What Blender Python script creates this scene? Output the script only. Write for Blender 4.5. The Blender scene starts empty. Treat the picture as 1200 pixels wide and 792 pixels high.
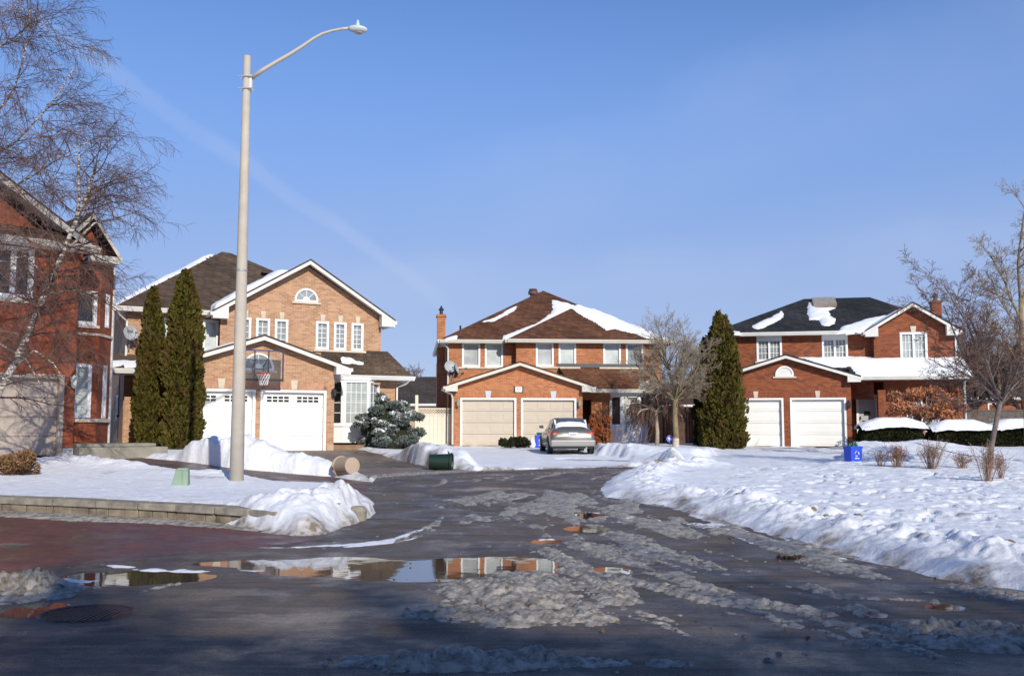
import bpy, bmesh, math, random
import numpy as np
from math import sin, cos, pi, radians, atan, tan, sqrt, exp
from mathutils import Vector, Matrix, noise as mnoise

# ------------------------------------------------------------------ camera, sky, sun, exposure
S = bpy.context.scene
COL = S.collection
F = 1158.0
PITCH = atan(107/F)
CAMH = 1.5
cam = bpy.data.cameras.new('camera')
cam.sensor_width = 36; cam.lens = F/1200*36
cam.clip_start = .1; cam.clip_end = 6000
co = bpy.data.objects.new('camera', cam); COL.objects.link(co)
co.location = (0, 0, CAMH); co.rotation_euler = (pi/2+PITCH, 0, 0)
S.camera = co

SUN_EL = radians(27)
SX, SY = 0.385, -0.923                      # horizontal direction towards the sun
W = bpy.data.worlds.new('World'); S.world = W; W.use_nodes = True
nt = W.node_tree; nt.nodes.clear()
def wn(t, **k):
    n = nt.nodes.new(t)
    for a, b in k.items(): setattr(n, a, b)
    return n
sky = wn('ShaderNodeTexSky', sky_type='NISHITA', sun_disc=False)
sky.sun_elevation = SUN_EL
sky.sun_rotation = math.atan2(SX, SY)
sky.altitude = 100; sky.air_density = 1.0; sky.dust_density = 0.0; sky.ozone_density = 5.0
bg = wn('ShaderNodeBackground'); bg.inputs[1].default_value = 0.105
out = wn('ShaderNodeOutputWorld')
# thin vapour trails: great-circle bands across the sky
tc = wn('ShaderNodeTexCoord')
cur = sky.outputs[0]
tint = wn('ShaderNodeMix', data_type='RGBA', blend_type='MULTIPLY'); tint.inputs[0].default_value = 1; tint.inputs[7].default_value = (1.12, 1.20, 1.42, 1)
nt.links.new(cur, tint.inputs[6])
# pale air towards the horizon
sp_ = wn('ShaderNodeSeparateXYZ'); nt.links.new(tc.outputs['Generated'], sp_.inputs[0])
hz = wn('ShaderNodeMapRange'); hz.interpolation_type = 'SMOOTHERSTEP'; hz.inputs[1].default_value = .12; hz.inputs[2].default_value = .50; hz.inputs[3].default_value = .85; hz.inputs[4].default_value = 0
nt.links.new(sp_.outputs[2], hz.inputs[0])
hm = wn('ShaderNodeMix', data_type='RGBA'); nt.links.new(hz.outputs[0], hm.inputs[0]); nt.links.new(tint.outputs[2], hm.inputs[6]); 
h2_ = wn('ShaderNodeMapRange'); h2_.interpolation_type = 'SMOOTHSTEP'; h2_.inputs[1].default_value = -.05; h2_.inputs[2].default_value = .34; nt.links.new(sp_.outputs[2], h2_.inputs[0])
hc = wn('ShaderNodeMix', data_type='RGBA'); nt.links.new(h2_.outputs[0], hc.inputs[0]); hc.inputs[6].default_value = (3.9, 4.6, 6.5, 1); hc.inputs[7].default_value = (2.15, 3.5, 6.9, 1)
nt.links.new(hc.outputs[2], hm.inputs[7])
cur = hm.outputs[2]
def trail(nx, ny, nz, width, amount, soft, seed):
    global cur
    n = Vector((nx, ny, nz)).normalized()
    ns = wn('ShaderNodeTexNoise'); ns.inputs['Scale'].default_value = 5; ns.inputs['Detail'].default_value = 5
    mp = wn('ShaderNodeMapping'); mp.inputs['Location'].default_value = (seed, 0, 0)
    nt.links.new(tc.outputs['Generated'], mp.inputs[0]); nt.links.new(mp.outputs[0], ns.inputs[0])
    d = wn('ShaderNodeVectorMath', operation='DOT_PRODUCT'); d.inputs[1].default_value = n
    nt.links.new(tc.outputs['Generated'], d.inputs[0])
    j = wn('ShaderNodeMath', operation='MULTIPLY_ADD'); j.inputs[1].default_value = .05; nt.links.new(ns.outputs[0], j.inputs[0]); nt.links.new(d.outputs['Value'], j.inputs[2])
    s = wn('ShaderNodeMath', operation='SUBTRACT'); s.inputs[1].default_value = .025; nt.links.new(j.outputs[0], s.inputs[0])
    a = wn('ShaderNodeMath', operation='ABSOLUTE'); nt.links.new(s.outputs[0], a.inputs[0])
    m = wn('ShaderNodeMapRange'); m.interpolation_type = 'SMOOTHSTEP'
    m.inputs[1].default_value = width; m.inputs[2].default_value = width*soft; m.inputs[3].default_value = amount; m.inputs[4].default_value = 0
    nt.links.new(a.outputs[0], m.inputs[0])
    q = wn('ShaderNodeMath', operation='MULTIPLY'); nt.links.new(m.outputs[0], q.inputs[0])
    r = wn('ShaderNodeMapRange'); r.inputs[1].default_value = .3; r.inputs[2].default_value = .65; nt.links.new(ns.outputs[0], r.inputs[0])
    nt.links.new(r.outputs[0], q.inputs[1])
    mx = wn('ShaderNodeMix', data_type='RGBA'); nt.links.new(q.outputs[0], mx.inputs[0])
    nt.links.new(cur, mx.inputs[6]); mx.inputs[7].default_value = (5.0, 5.8, 7.9, 1)
    cur = mx.outputs[2]
def ray(x, y):
    cx = (x-600)/F; cy = (396-y)/F
    return Vector((cx, cos(PITCH)-cy*sin(PITCH), sin(PITCH)+cy*cos(PITCH)))
def circ(a, b): return tuple(ray(*a).normalized().cross(ray(*b).normalized()))
trail(*circ((90, 60), (480, 330)), .003, .22, 4, 1)
trail(*circ((300, 350), (560, 330)), .005, .2, 8, 4)
trail(*circ((900, 130), (1110, 60)), .02, .16, 4, 9)
trail(*circ((600, 420), (1200, 330)), .03, .07, 4, 15)
nt.links.new(cur, bg.inputs[0]); nt.links.new(bg.outputs[0], out.inputs[0])

sun = bpy.data.lights.new('sun', 'SUN'); sun.energy = 4.3; sun.angle = radians(.5); sun.color = (1, .93, .82)
so = bpy.data.objects.new('sun', sun); COL.objects.link(so)
sdir = Vector((SX*cos(SUN_EL), SY*cos(SUN_EL), sin(SUN_EL)))
so.rotation_euler = sdir.to_track_quat('Z', 'Y').to_euler(); so.location = (10, -20, 30)
S.render.engine = 'CYCLES'
S.view_settings.view_transform = 'Standard'; S.view_settings.look = 'None'
S.view_settings.exposure = 0.06; S.view_settings.gamma = 1

R = random.Random(7)
# ------------------------------------------------------------------ materials
MATS = {}
def mat(name, col, rough=.8, metal=0, var=.0, vs=3., bump=0., bs=40., spec=.5, coat=0, bdist=.01):
    if name in MATS: return MATS[name]
    m = bpy.data.materials.new(name); m.use_nodes = True; MATS[name] = m
    t = m.node_tree; b = t.nodes['Principled BSDF']
    b.inputs['Base Color'].default_value = (*col, 1); b.inputs['Roughness'].default_value = rough
    b.inputs['Metallic'].default_value = metal; b.inputs['Specular IOR Level'].default_value = spec
    b.inputs['Coat Weight'].default_value = coat
    tcn = t.nodes.new('ShaderNodeTexCoord')
    if var > 0:
        n = t.nodes.new('ShaderNodeTexNoise'); n.inputs['Scale'].default_value = vs; n.inputs['Detail'].default_value = 6
        t.links.new(tcn.outputs['Object'], n.inputs[0])
        r = t.nodes.new('ShaderNodeMapRange'); r.inputs[1].default_value = .3; r.inputs[2].default_value = .7
        r.inputs[3].default_value = 1-var; r.inputs[4].default_value = 1+var
        t.links.new(n.outputs[0], r.inputs[0])
        v = t.nodes.new('ShaderNodeVectorMath'); v.operation = 'SCALE'; v.inputs[0].default_value = col
        t.links.new(r.outputs[0], v.inputs[3]); t.links.new(v.outputs[0], b.inputs['Base Color'])
    if bump > 0:
        n = t.nodes.new('ShaderNodeTexNoise'); n.inputs['Scale'].default_value = bs; n.inputs['Detail'].default_value = 4
        t.links.new(tcn.outputs['Object'], n.inputs[0])
        u = t.nodes.new('ShaderNodeBump'); u.inputs['Strength'].default_value = bump; u.inputs['Distance'].default_value = bdist
        t.links.new(n.outputs[0], u.inputs['Height']); t.links.new(u.outputs[0], b.inputs['Normal'])
    return m
def nodes(name):
    m = bpy.data.materials.new(name); m.use_nodes = True; MATS[name] = m
    t = m.node_tree; b = t.nodes['Principled BSDF']
    def N(ty, ins=None, **k):
        n = t.nodes.new(ty)
        for a, c in k.items(): setattr(n, a, c)
        for a, c in (ins or {}).items():
            if isinstance(c, bpy.types.NodeSocket): t.links.new(c, n.inputs[a])
            else: n.inputs[a].default_value = c
        return n
    return m, t, b, N
def mixc(N, f, a, b, bt='MIX'):
    n = N('ShaderNodeMix', {0: f, 6: a, 7: b}, data_type='RGBA', blend_type=bt); return n.outputs[2]
def brick(name, c1, c2, mortar, dark=None, dark_amt=.0, bw=.21, bh=.073, swap=False, var=.22):
    m, t, b, N = nodes(name)
    tcn = N('ShaderNodeTexCoord'); s = N('ShaderNodeSeparateXYZ', {0: tcn.outputs['Object']})
    a = N('ShaderNodeMath', {0: s.outputs[0], 1: s.outputs[1]}, operation='ADD')
    c = N('ShaderNodeCombineXYZ', {0: s.outputs[2] if swap else a.outputs[0], 1: a.outputs[0] if swap else s.outputs[2]})
    k = N('ShaderNodeTexBrick', {0: c.outputs[0], 'Scale': 1., 'Mortar Size': .006, 'Mortar Smooth': .2, 'Brick Width': bw, 'Row Height': bh,
          'Color1': (*c1, 1), 'Color2': (*c2, 1), 'Mortar': (*mortar, 1)})
    cc = N('ShaderNodeCombineXYZ', {0: a.outputs[0], 1: s.outputs[2]})
    mp = N('ShaderNodeMapping', {0: cc.outputs[0], 3: (4.5, 13.7, 1)})
    col = k.outputs[0]
    if dark:
        wn_ = N('ShaderNodeTexNoise', {0: mp.outputs[0], 'Scale': .45, 'Detail': 3.})
        r = N('ShaderNodeMapRange', {0: wn_.outputs[0], 1: .62-dark_amt, 2: .68-dark_amt, 3: 0., 4: .75})
        col = mixc(N, r.outputs[0], col, (*dark, 1))
    n2 = N('ShaderNodeTexNoise', {0: tcn.outputs['Object'], 'Scale': .9, 'Detail': 8., 'Roughness': .7})
    r2 = N('ShaderNodeMapRange', {0: n2.outputs[0], 1: .3, 2: .7, 3: 1-var, 4: 1+var})
    v = N('ShaderNodeVectorMath', {0: col, 3: r2.outputs[0]}, operation='SCALE')
    t.links.new(v.outputs[0], b.inputs['Base Color'])
    bp = N('ShaderNodeBump', {'Height': k.outputs[1], 'Strength': .6, 'Distance': -.006})
    t.links.new(bp.outputs[0], b.inputs['Normal']); b.inputs['Roughness'].default_value = .85
    return m
def shingle(name, c1, c2, c3):
    m, t, b, N = nodes(name)
    tcn = N('ShaderNodeTexCoord'); s = N('ShaderNodeSeparateXYZ', {0: tcn.outputs['Object']})
    a = N('ShaderNodeMath', {0: s.outputs[0], 1: s.outputs[1]}, operation='ADD')
    c = N('ShaderNodeCombineXYZ', {0: a.outputs[0], 1: s.outputs[2]})
    k = N('ShaderNodeTexBrick', {0: c.outputs[0], 'Scale': 1., 'Mortar Size': .008, 'Brick Width': .33, 'Row Height': .085,
          'Color1': (*c1, 1), 'Color2': (*c2, 1), 'Mortar': (*c3, 1)})
    n2 = N('ShaderNodeTexNoise', {0: c.outputs[0], 'Scale': 3.2, 'Detail': 6., 'Roughness': .7})
    n3 = N('ShaderNodeTexNoise', {0: c.outputs[0], 'Scale': .5, 'Detail': 3.})
    r = N('ShaderNodeMapRange', {0: n2.outputs[0], 1: .3, 2: .7, 3: .6, 4: 1.4})
    r3 = N('ShaderNodeMapRange', {0: n3.outputs[0], 1: .35, 2: .65, 3: .75, 4: 1.2})
    q = N('ShaderNodeMath', {0: r.outputs[0], 1: r3.outputs[0]}, operation='MULTIPLY')
    v = N('ShaderNodeVectorMath', {0: k.outputs[0], 3: q.outputs[0]}, operation='SCALE')
    t.links.new(v.outputs[0], b.inputs['Base Color'])
    bp = N('ShaderNodeBump', {'Height': k.outputs[1], 'Strength': .8, 'Distance': -.012})
    t.links.new(bp.outputs[0], b.inputs['Normal']); b.inputs['Roughness'].default_value = .9
    b.inputs['Specular IOR Level'].default_value = .25
    return m
def leafmat(name, c1, c2, c3, sc=1.3, trans=0.):
    m, t, b, N = nodes(name)
    tcn = N('ShaderNodeTexCoord')
    n = N('ShaderNodeTexNoise', {0: tcn.outputs['Object'], 'Scale': sc*5, 'Detail': 4., 'Roughness': .7})
    n2 = N('ShaderNodeTexNoise', {0: tcn.outputs['Object'], 'Scale': sc, 'Detail': 2.})
    r = N('ShaderNodeMapRange', {0: n.outputs[0], 1: .35, 2: .65})
    r2 = N('ShaderNodeMapRange', {0: n2.outputs[0], 1: .45, 2: .7})
    c = mixc(N, r.outputs[0], (*c1, 1), (*c2, 1)); c = mixc(N, r2.outputs[0], c, (*c3, 1))
    t.links.new(c, b.inputs['Base Color']); b.inputs['Roughness'].default_value = .8; b.inputs['Specular IOR Level'].default_value = .15
    return m
B1 = brick('brick_peach', (.50, .285, .155), (.34, .17, .085), (.52, .40, .30), var=.14)
B1s = brick('brick_peach_soldier', (.52, .28, .17), (.40, .19, .11), (.40, .27, .2), bw=.21, bh=.073, swap=True, var=.12)
B2 = brick('brick_orange', (.48, .18, .07), (.31, .105, .04), (.45, .27, .16), var=.16)
B2s = brick('brick_orange_soldier', (.48, .19, .08), (.36, .12, .05), (.36, .17, .09), swap=True)
B3 = brick('brick_red', (.30, .080, .025), (.165, .042, .016), (.20, .095, .05), dark=(.10, .035, .025), dark_amt=.03, var=.15)
B3s = brick('brick_red_soldier', (.29, .075, .026), (.19, .045, .02), (.16, .065, .035), swap=True)
B0 = brick('brick_deep_red', (.30, .068, .022), (.20, .043, .016), (.20, .08, .045), dark=(.12, .03, .015), dark_amt=.0, var=.2)
R1 = shingle('shingle_taupe', (.12, .082, .055), (.075, .052, .037), (.035, .026, .02))
R2 = shingle('shingle_brown', (.155, .068, .036), (.095, .04, .022), (.04, .02, .012))
R3 = shingle('shingle_black', (.038, .039, .043), (.022, .023, .026), (.010, .010, .012))
R0 = shingle('shingle_dark_brown', (.11, .06, .04), (.07, .04, .028), (.035, .02, .015))
WHITE = mat('white_trim', (.68, .67, .62), .55, var=.08, vs=2)
WEATH = mat('weathered_trim', (.45, .42, .37), .7, var=.35, vs=7)
CREAM = mat('cream_trim', (.60, .58, .50), .55, var=.05, vs=2)
VINYL = mat('white_vinyl', (.82, .82, .80), .4)
DOORW = mat('white_garage_paint', (.80, .79, .74), .5, var=.03, vs=1.5)
DOORB = mat('beige_garage_paint', (.50, .43, .34), .5, var=.03, vs=1.5)
DOORT = mat('taupe_garage_paint', (.40, .33, .27), .55, var=.05, vs=1.5)
STONE = mat('cream_stone', (.58, .50, .38), .8, var=.12, vs=6)
BLUEST = mat('grey_blue_stone', (.50, .54, .58), .7, var=.05)
DARK = mat('dark_void', (.012, .012, .012), .9)
BLACK = mat('black_metal', (.02, .02, .022), .45)
GREY = mat('grey_metal', (.34, .35, .36), .45, metal=.3)
CONC = mat('pole_concrete', (.47, .42, .345), .8, var=.07, vs=5, bump=.25, bs=60)
def glass(name, col, rough=.06, stripes=0):
    m, t, b, N = nodes(name)
    b.inputs['Roughness'].default_value = rough; b.inputs['Specular IOR Level'].default_value = .8
    tcn = N('ShaderNodeTexCoord'); n = N('ShaderNodeTexNoise', {0: tcn.outputs['Object'], 'Scale': 1.4, 'Detail': 3.})
    r = N('ShaderNodeMapRange', {0: n.outputs[0], 1: .35, 2: .65, 3: .75, 4: 1.2})
    v = N('ShaderNodeVectorMath', {0: col, 3: r.outputs[0]}, operation='SCALE'); c = v.outputs[0]
    if stripes:
        s = N('ShaderNodeSeparateXYZ', {0: tcn.outputs['Object']})
        w = N('ShaderNodeMath', {0: s.outputs[2], 1: stripes}, operation='MULTIPLY'); w2 = N('ShaderNodeMath', {0: w.outputs[0]}, operation='FRACT')
        g = N('ShaderNodeMath', {0: w2.outputs[0], 1: .75}, operation='GREATER_THAN')
        c = mixc(N, g.outputs[0], c, tuple(x*.7 for x in col)+(1,))
    t.links.new(c, b.inputs['Base Color'])
    return m
GL_PALE = glass('glass_with_pale_blind', (.50, .53, .52))
GL_GREY = glass('glass_grey_curtain', (.26, .28, .28))
GL_DARK = glass('glass_dark', (.03, .032, .03))
GL_BLIND = glass('glass_with_slatted_blind', (.42, .46, .44), stripes=11.)

def snowmat(name, c=(.80, .82, .85), bumps=.5, dirty=0., attr=False):
    m, t, b, N = nodes(name)
    geo = N('ShaderNodeNewGeometry')
    n = N('ShaderNodeTexNoise', {0: geo.outputs['Position'], 'Scale': 9., 'Detail': 8., 'Roughness': .65})
    n2 = N('ShaderNodeTexNoise', {0: geo.outputs['Position'], 'Scale': 1.1, 'Detail': 5., 'Roughness': .6})
    r = N('ShaderNodeMapRange', {0: n2.outputs[0], 1: .55, 2: .75, 3: 0., 4: .35+dirty})
    col = mixc(N, r.outputs[0], (*c, 1), (c[0]*.72, c[1]*.66, c[2]*.58, 1))
    if dirty:
        r3 = N('ShaderNodeMapRange', {0: n.outputs[0], 1: .42, 2: .66, 3: 0., 4: dirty*1.6})
        col = mixc(N, r3.outputs[0], col, (.085, .068, .052, 1))
    if attr:
        at_ = N('ShaderNodeAttribute', attribute_name='dirt'); g3 = N('ShaderNodeMapRange', {0: n.outputs[0], 1: .3, 2: .7, 3: .4, 4: 1.3})
        mm = N('ShaderNodeMath', {0: at_.outputs['Fac'], 1: g3.outputs[0]}, operation='MULTIPLY', use_clamp=True)
        col = mixc(N, mm.outputs[0], col, (.22, .17, .12, 1))
    t.links.new(col, b.inputs['Base Color'])
    bp = N('ShaderNodeBump', {'Height': n.outputs[0], 'Strength': bumps, 'Distance': .04})
    t.links.new(bp.outputs[0], b.inputs['Normal']); b.inputs['Roughness'].default_value = .55
    b.inputs['Specular IOR Level'].default_value = .3
    return m
SNOW = snowmat('clean_snow'); SNOWG = snowmat('ground_snow', attr=True, bumps=.7)
SNOWR = snowmat('roof_snow', bumps=.25)
SLUSH = snowmat('dirty_slush', (.41, .375, .325), 1., .55)

# ------------------------------------------------------------------ object helpers
def tag(o, label=None, cat=None, group=None, kind=None):
    if label: o['label'] = label
    if cat: o['category'] = cat
    if group: o['group'] = group
    if kind: o['kind'] = kind
    return o
def empty(name, loc, rz=0, label=None, cat=None, group=None):
    o = bpy.data.objects.new(name, None); COL.objects.link(o); o.location = loc; o.rotation_euler = (0, 0, rz)
    return tag(o, label, cat, group)
def copy_tree(o, parent=None):
    c = o.copy(); COL.objects.link(c); c.parent = parent
    for ch in list(o.children): copy_tree(ch, c)
    return c
class MB:
    def __init__(s): s.v = []; s.f = []
    def add(s, vs, fs):
        n = len(s.v); s.v += [tuple(p) for p in vs]; s.f += [tuple(i+n for i in f) for f in fs]; return s
    def box(s, x0, x1, y0, y1, z0, z1):
        return s.add([(x0,y0,z0),(x1,y0,z0),(x1,y1,z0),(x0,y1,z0),(x0,y0,z1),(x1,y0,z1),(x1,y1,z1),(x0,y1,z1)],
                     [(3,2,1,0),(4,5,6,7),(0,1,5,4),(1,2,6,5),(2,3,7,6),(3,0,4,7)])
    def prism(s, poly, d0, d1, ax='y'):         # poly in (a,z) pairs, extruded along ax
        n = len(poly)
        if ax == 'y': A = [(p[0], d0, p[1]) for p in poly]; B = [(p[0], d1, p[1]) for p in poly]
        elif ax == 'x': A = [(d0, p[0], p[1]) for p in poly]; B = [(d1, p[0], p[1]) for p in poly]
        else: A = [(p[0], p[1], d0) for p in poly]; B = [(p[0], p[1], d1) for p in poly]
        return s.add(A+B, [tuple(range(n)), tuple(range(2*n-1, n-1, -1))]+[(i, i+n, (i+1) % n+n, (i+1) % n) for i in range(n)])
    def slab(s, poly, t):                        # 3d polygon thickened downwards
        n = len(poly); B = [(p[0], p[1], p[2]-t) for p in poly]
        return s.add(list(poly)+B, [tuple(range(n)), tuple(range(2*n-1, n-1, -1))]+[(i, i+n, (i+1) % n+n, (i+1) % n) for i in range(n)])
    def tube(s, pts, rad, k=6, cap=True):
        pts = [Vector(p) for p in pts]
        if not isinstance(rad, (list, tuple)): rad = [rad]*len(pts)
        rings = []; up = Vector((0, 0, 1)); n0 = len(s.v)
        prev = None
        for i, p in enumerate(pts):
            d = (pts[min(i+1, len(pts)-1)]-pts[max(i-1, 0)])
            d = d.normalized() if d.length > 1e-9 else Vector((0, 0, 1))
            if prev is None:
                a = d.cross(up if abs(d.z) < .95 else Vector((1, 0, 0))).normalized()
            else:
                a = (prev-d*prev.dot(d))
                a = a.normalized() if a.length > 1e-6 else d.orthogonal().normalized()
            prev = a; b = d.cross(a)
            for j in range(k):
                t = 2*pi*j/k; q = p+(a*cos(t)+b*sin(t))*rad[i]; s.v.append((q.x, q.y, q.z))
        for i in range(len(pts)-1):
            for j in range(k):
                a0 = n0+i*k+j; a1 = n0+i*k+(j+1) % k
                s.f.append((a0, a1, a1+k, a0+k))
        if cap:
            s.f.append(tuple(n0+j for j in range(k-1, -1, -1))); e = n0+(len(pts)-1)*k; s.f.append(tuple(e+j for j in range(k)))
        return s
    def lathe(s, prof, k=24, c=(0, 0, 0), ax='z'):
        n0 = len(s.v)
        for r, z in prof:
            for j in range(k):
                t = 2*pi*j/k
                p = (r*cos(t), r*sin(t), z)
                if ax == 'y': p = (p[0], p[2], p[1])
                if ax == 'x': p = (p[2], p[0], p[1])
                s.v.append((c[0]+p[0], c[1]+p[1], c[2]+p[2]))
        for i in range(len(prof)-1):
            for j in range(k):
                a0 = n0+i*k+j; a1 = n0+i*k+(j+1) % k; s.f.append((a0, a1, a1+k, a0+k))
        s.f.append(tuple(n0+j for j in range(k))); e = n0+(len(prof)-1)*k; s.f.append(tuple(e+j for j in range(k)))
        return s
    def build(s, name, m, parent=None, smooth=False, bevel=0, sub=0, fix=True):
        me = bpy.data.meshes.new(name); me.from_pydata(s.v, [], s.f); me.materials.append(m)
        if fix:
            bm = bmesh.new(); bm.from_mesh(me); bmesh.ops.recalc_face_normals(bm, faces=bm.faces); bm.to_mesh(me); bm.free()
        if smooth: me.shade_smooth()
        o = bpy.data.objects.new(name, me); COL.objects.link(o); o.parent = parent
        if bevel:
            md = o.modifiers.new('bevel', 'BEVEL'); md.width = bevel; md.segments = 2; md.limit_method = 'ANGLE'
        if sub:
            md = o.modifiers.new('sub', 'SUBSURF'); md.levels = sub; md.render_levels = sub
        return o
def np_mesh(name, V, Q, m, parent=None, smooth=True):
    me = bpy.data.meshes.new(name); n = len(Q); k = Q.shape[1]
    me.vertices.add(len(V)); me.vertices.foreach_set('co', V.astype(np.float32).ravel())
    me.loops.add(n*k); me.loops.foreach_set('vertex_index', Q.astype(np.int32).ravel())
    me.polygons.add(n); me.polygons.foreach_set('loop_start', np.arange(0, n*k, k, dtype=np.int32))
    me.update(calc_edges=True); me.validate()
    if smooth: me.shade_smooth()
    me.materials.append(m)
    o = bpy.data.objects.new(name, me); COL.objects.link(o); o.parent = parent
    return o
def text(name, body, size, loc, rot, m, parent, ext=.003):
    c = bpy.data.curves.new(name, 'FONT'); c.body = body; c.size = size; c.extrude = ext; c.align_x = 'CENTER'; c.align_y = 'CENTER'
    t = bpy.data.objects.new(name+'_c', c); COL.objects.link(t)
    dg = bpy.context.evaluated_depsgraph_get(); me = bpy.data.meshes.new_from_object(t.evaluated_get(dg))
    bpy.data.objects.remove(t); me.name = name; me.materials.clear(); me.materials.append(m)
    o = bpy.data.objects.new(name, me); COL.objects.link(o); o.parent = parent; o.location = loc; o.rotation_euler = rot
    return o

# ------------------------------------------------------------------ value noise in numpy
def hsh(ix, iy, seed):
    h = (ix.astype(np.int64)*374761393+iy.astype(np.int64)*668265263+seed*1442695041) & 0xffffffff
    h = ((h ^ (h >> 13))*1274126177) & 0xffffffff
    return ((h ^ (h >> 16)) & 0xffff)/65535.
def vnoise(x, y, seed=0):
    ix = np.floor(x); iy = np.floor(y); fx = x-ix; fy = y-iy
    fx = fx*fx*(3-2*fx); fy = fy*fy*(3-2*fy)
    a = hsh(ix, iy, seed); b = hsh(ix+1, iy, seed); c = hsh(ix, iy+1, seed); d = hsh(ix+1, iy+1, seed)
    return (a*(1-fx)+b*fx)*(1-fy)+(c*(1-fx)+d*fx)*fy-.5
def fbm(x, y, sc, oct=4, seed=0, g=.5):
    t = 0; a = 1.
    for i in range(oct):
        t = t+a*vnoise(x*sc+i*17.3, y*sc-i*9.1, seed+i); sc *= 2.03; a *= g
    return t
def cell(x, y, seed=0, rad=.62):
    ix = np.floor(x); iy = np.floor(y); best = np.zeros(x.shape)
    for ox in (-1, 0, 1):
        for oy in (-1, 0, 1):
            cx = ix+ox; cy = iy+oy; px = cx+hsh(cx, cy, seed); py = cy+hsh(cx, cy, seed+5); r = rad*(.55+.7*hsh(cx, cy, seed+9))
            best = np.maximum(best, r*np.sqrt(np.maximum(0, 1-((x-px)**2+(y-py)**2)/(r*r))))
    return best/rad
def sstep(a, b, x):
    t = np.clip((x-a)/(b-a), 0, 1); return t*t*(3-2*t)

# ------------------------------------------------------------------ lie of the land
def zg(X, Y):
    X = np.asarray(X, float); Y = np.asarray(Y, float)
    L = 46-16*sstep(-2, -9, X)
    t = (Y-12)/(L-12)
    t = np.clip(t, 0, 1)
    return .7*t
def G(px, py, dz=0):                      # ground point seen at a photo position
    r = ray(px, py); lo, hi = 2., 120.
    for _ in range(50):
        m = (lo+hi)/2; P = r*(m/r.y); z = P.z+CAMH
        if z > float(zg(P.x, P.y))+dz: lo = m
        else: hi = m
    P = r*(lo/r.y); return Vector((P.x, P.y, float(zg(P.x, P.y))))
def GXY(poly): return [tuple(G(*p)[:2]) for p in poly]
def sdist(X, Y, poly):                    # signed distance, inside negative
    d = np.full(X.shape, 1e9); ins = np.zeros(X.shape, bool); n = len(poly)
    for i in range(n):
        x0, y0 = poly[i]; x1, y1 = poly[(i+1) % n]; ex, ey = x1-x0, y1-y0
        t = np.clip(((X-x0)*ex+(Y-y0)*ey)/(ex*ex+ey*ey+1e-12), 0, 1)
        d = np.minimum(d, np.hypot(X-x0-t*ex, Y-y0-t*ey))
        if y0 != y1:
            c = ((y0 > Y) != (y1 > Y)) & (X < (x1-x0)*(Y-y0)/(y1-y0)+x0); ins ^= c
    return np.where(ins, -d, d)
def capsule(X, Y, a, b):
    ex, ey = b[0]-a[0], b[1]-a[1]; t = np.clip(((X-a[0])*ex+(Y-a[1])*ey)/(ex*ex+ey*ey+1e-9), 0, 1)
    return np.hypot(X-a[0]-t*ex, Y-a[1]-t*ey), t
# ------------------------------------------------------------------ ground surfaces
ROAD = GXY([(-500,860),(-500,640),(-300,603),(0,600),(200,609),(262,616),(343,629),(380,627),(420,615),(438,602),(436,592),(426,580),(415,571),(400,566),(432,566),(440,559),(495,555),(560,552),(700,548),(800,546),
            (792,548.6),(745,553),(714,561),(702,572),(704,583),(735,588),(780,595),(830,607),(880,622),(957,644),(1097,679),(1190,692),(1300,715),(1700,800),(1700,860)])
ROAD[0] = (-14., -12.); ROAD[-1] = (14., -12.)
FRONTDRIVE = GXY([(-500,640),(-300,604),(0,601),(200,610),(262,617),(343,630),(388,630),(330,640),(200,654),(0,672),(-300,700),(-500,760)])
PATH = GXY([(-250,530),(0,529),(85,528),(150,530),(165,538),(270,550),(390,560.5),(434,567),(425,576),(400,569),(335,566.5),(260,558),(158,550),(30,541),(-250,541)])
DRIVE1 = GXY([(215,520),(300,524),(395,526),(445,533),(505,547),(560,552.5),(440,560),(432,566),(405,553),(345,534)])
DRIVE2 = GXY([(535,519),(682,519),(700,533),(790,546),(560,551.5),(515,535)])
DRIVE3 = GXY([(850,521),(1000,521),(1003,530),(985,542),(950,550),(780,550),(830,535)])
PUDS = [(470,664,155,11),(262,660,50,4.5),(160,675,80,7),(690,603,16,3.5),(688,619,22,4),(640,634,24,3.5),(715,668,24,4),(34,716,30,7),(1108,712,18,2.6)]
PE = []
for (cx, cy, hw, hh) in PUDS:
    c = G(cx, cy); ax = (G(cx+hw, cy)-G(cx-hw, cy)).length/2; ay = (G(cx, cy-hh)-G(cx, cy+hh)).length/2
    PE.append((c.x, c.y, ax, ay, c.z))
def pud_d(X, Y):
    m = np.full(X.shape, 9.)
    for (x, y, ax, ay, z) in PE: m = np.minimum(m, np.hypot((X-x)/ax, (Y-y)/ay))
    return m+.9*fbm(X, Y, .9, 4, 77)
def road_h(X, Y):
    h = .010*fbm(X, Y, .5, 4, 3)+.004*fbm(X, Y, 6, 3, 5)
    m = pud_d(X, Y)
    h = h*sstep(.8, 1.6, m)+.012*sstep(.85, 1.4, m)-.02*sstep(1.05, .7, m)
    # wheel-churned ruts on the curve
    return h
rows = [-40, -20, -10, -4, 0, 2, 3, 4, 4.7]
y = 806.
while y > 506.2: rows.append(F*1.5/(y-503)); y -= .75 if y > 530 else .45
rows = sorted(rows)
fine = [rows[0]]
for r_ in rows[1:]:
    mxs = .085 if r_ < 30 else .13
    if 12 < r_ < 50 and r_-fine[-1] > mxs:
        k_ = int(math.ceil((r_-fine[-1])/mxs)); f0_ = fine[-1]; fine += [f0_+(r_-f0_)*(i_+1)/k_ for i_ in range(k_)]
    else: fine.append(r_)
rows = [r for r in fine if r < 130]+[150, 190, 260, 400, 700, 1200]
rows = np.array(rows)
NC = 1000
s_ = np.linspace(-1, 1, NC)
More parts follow.
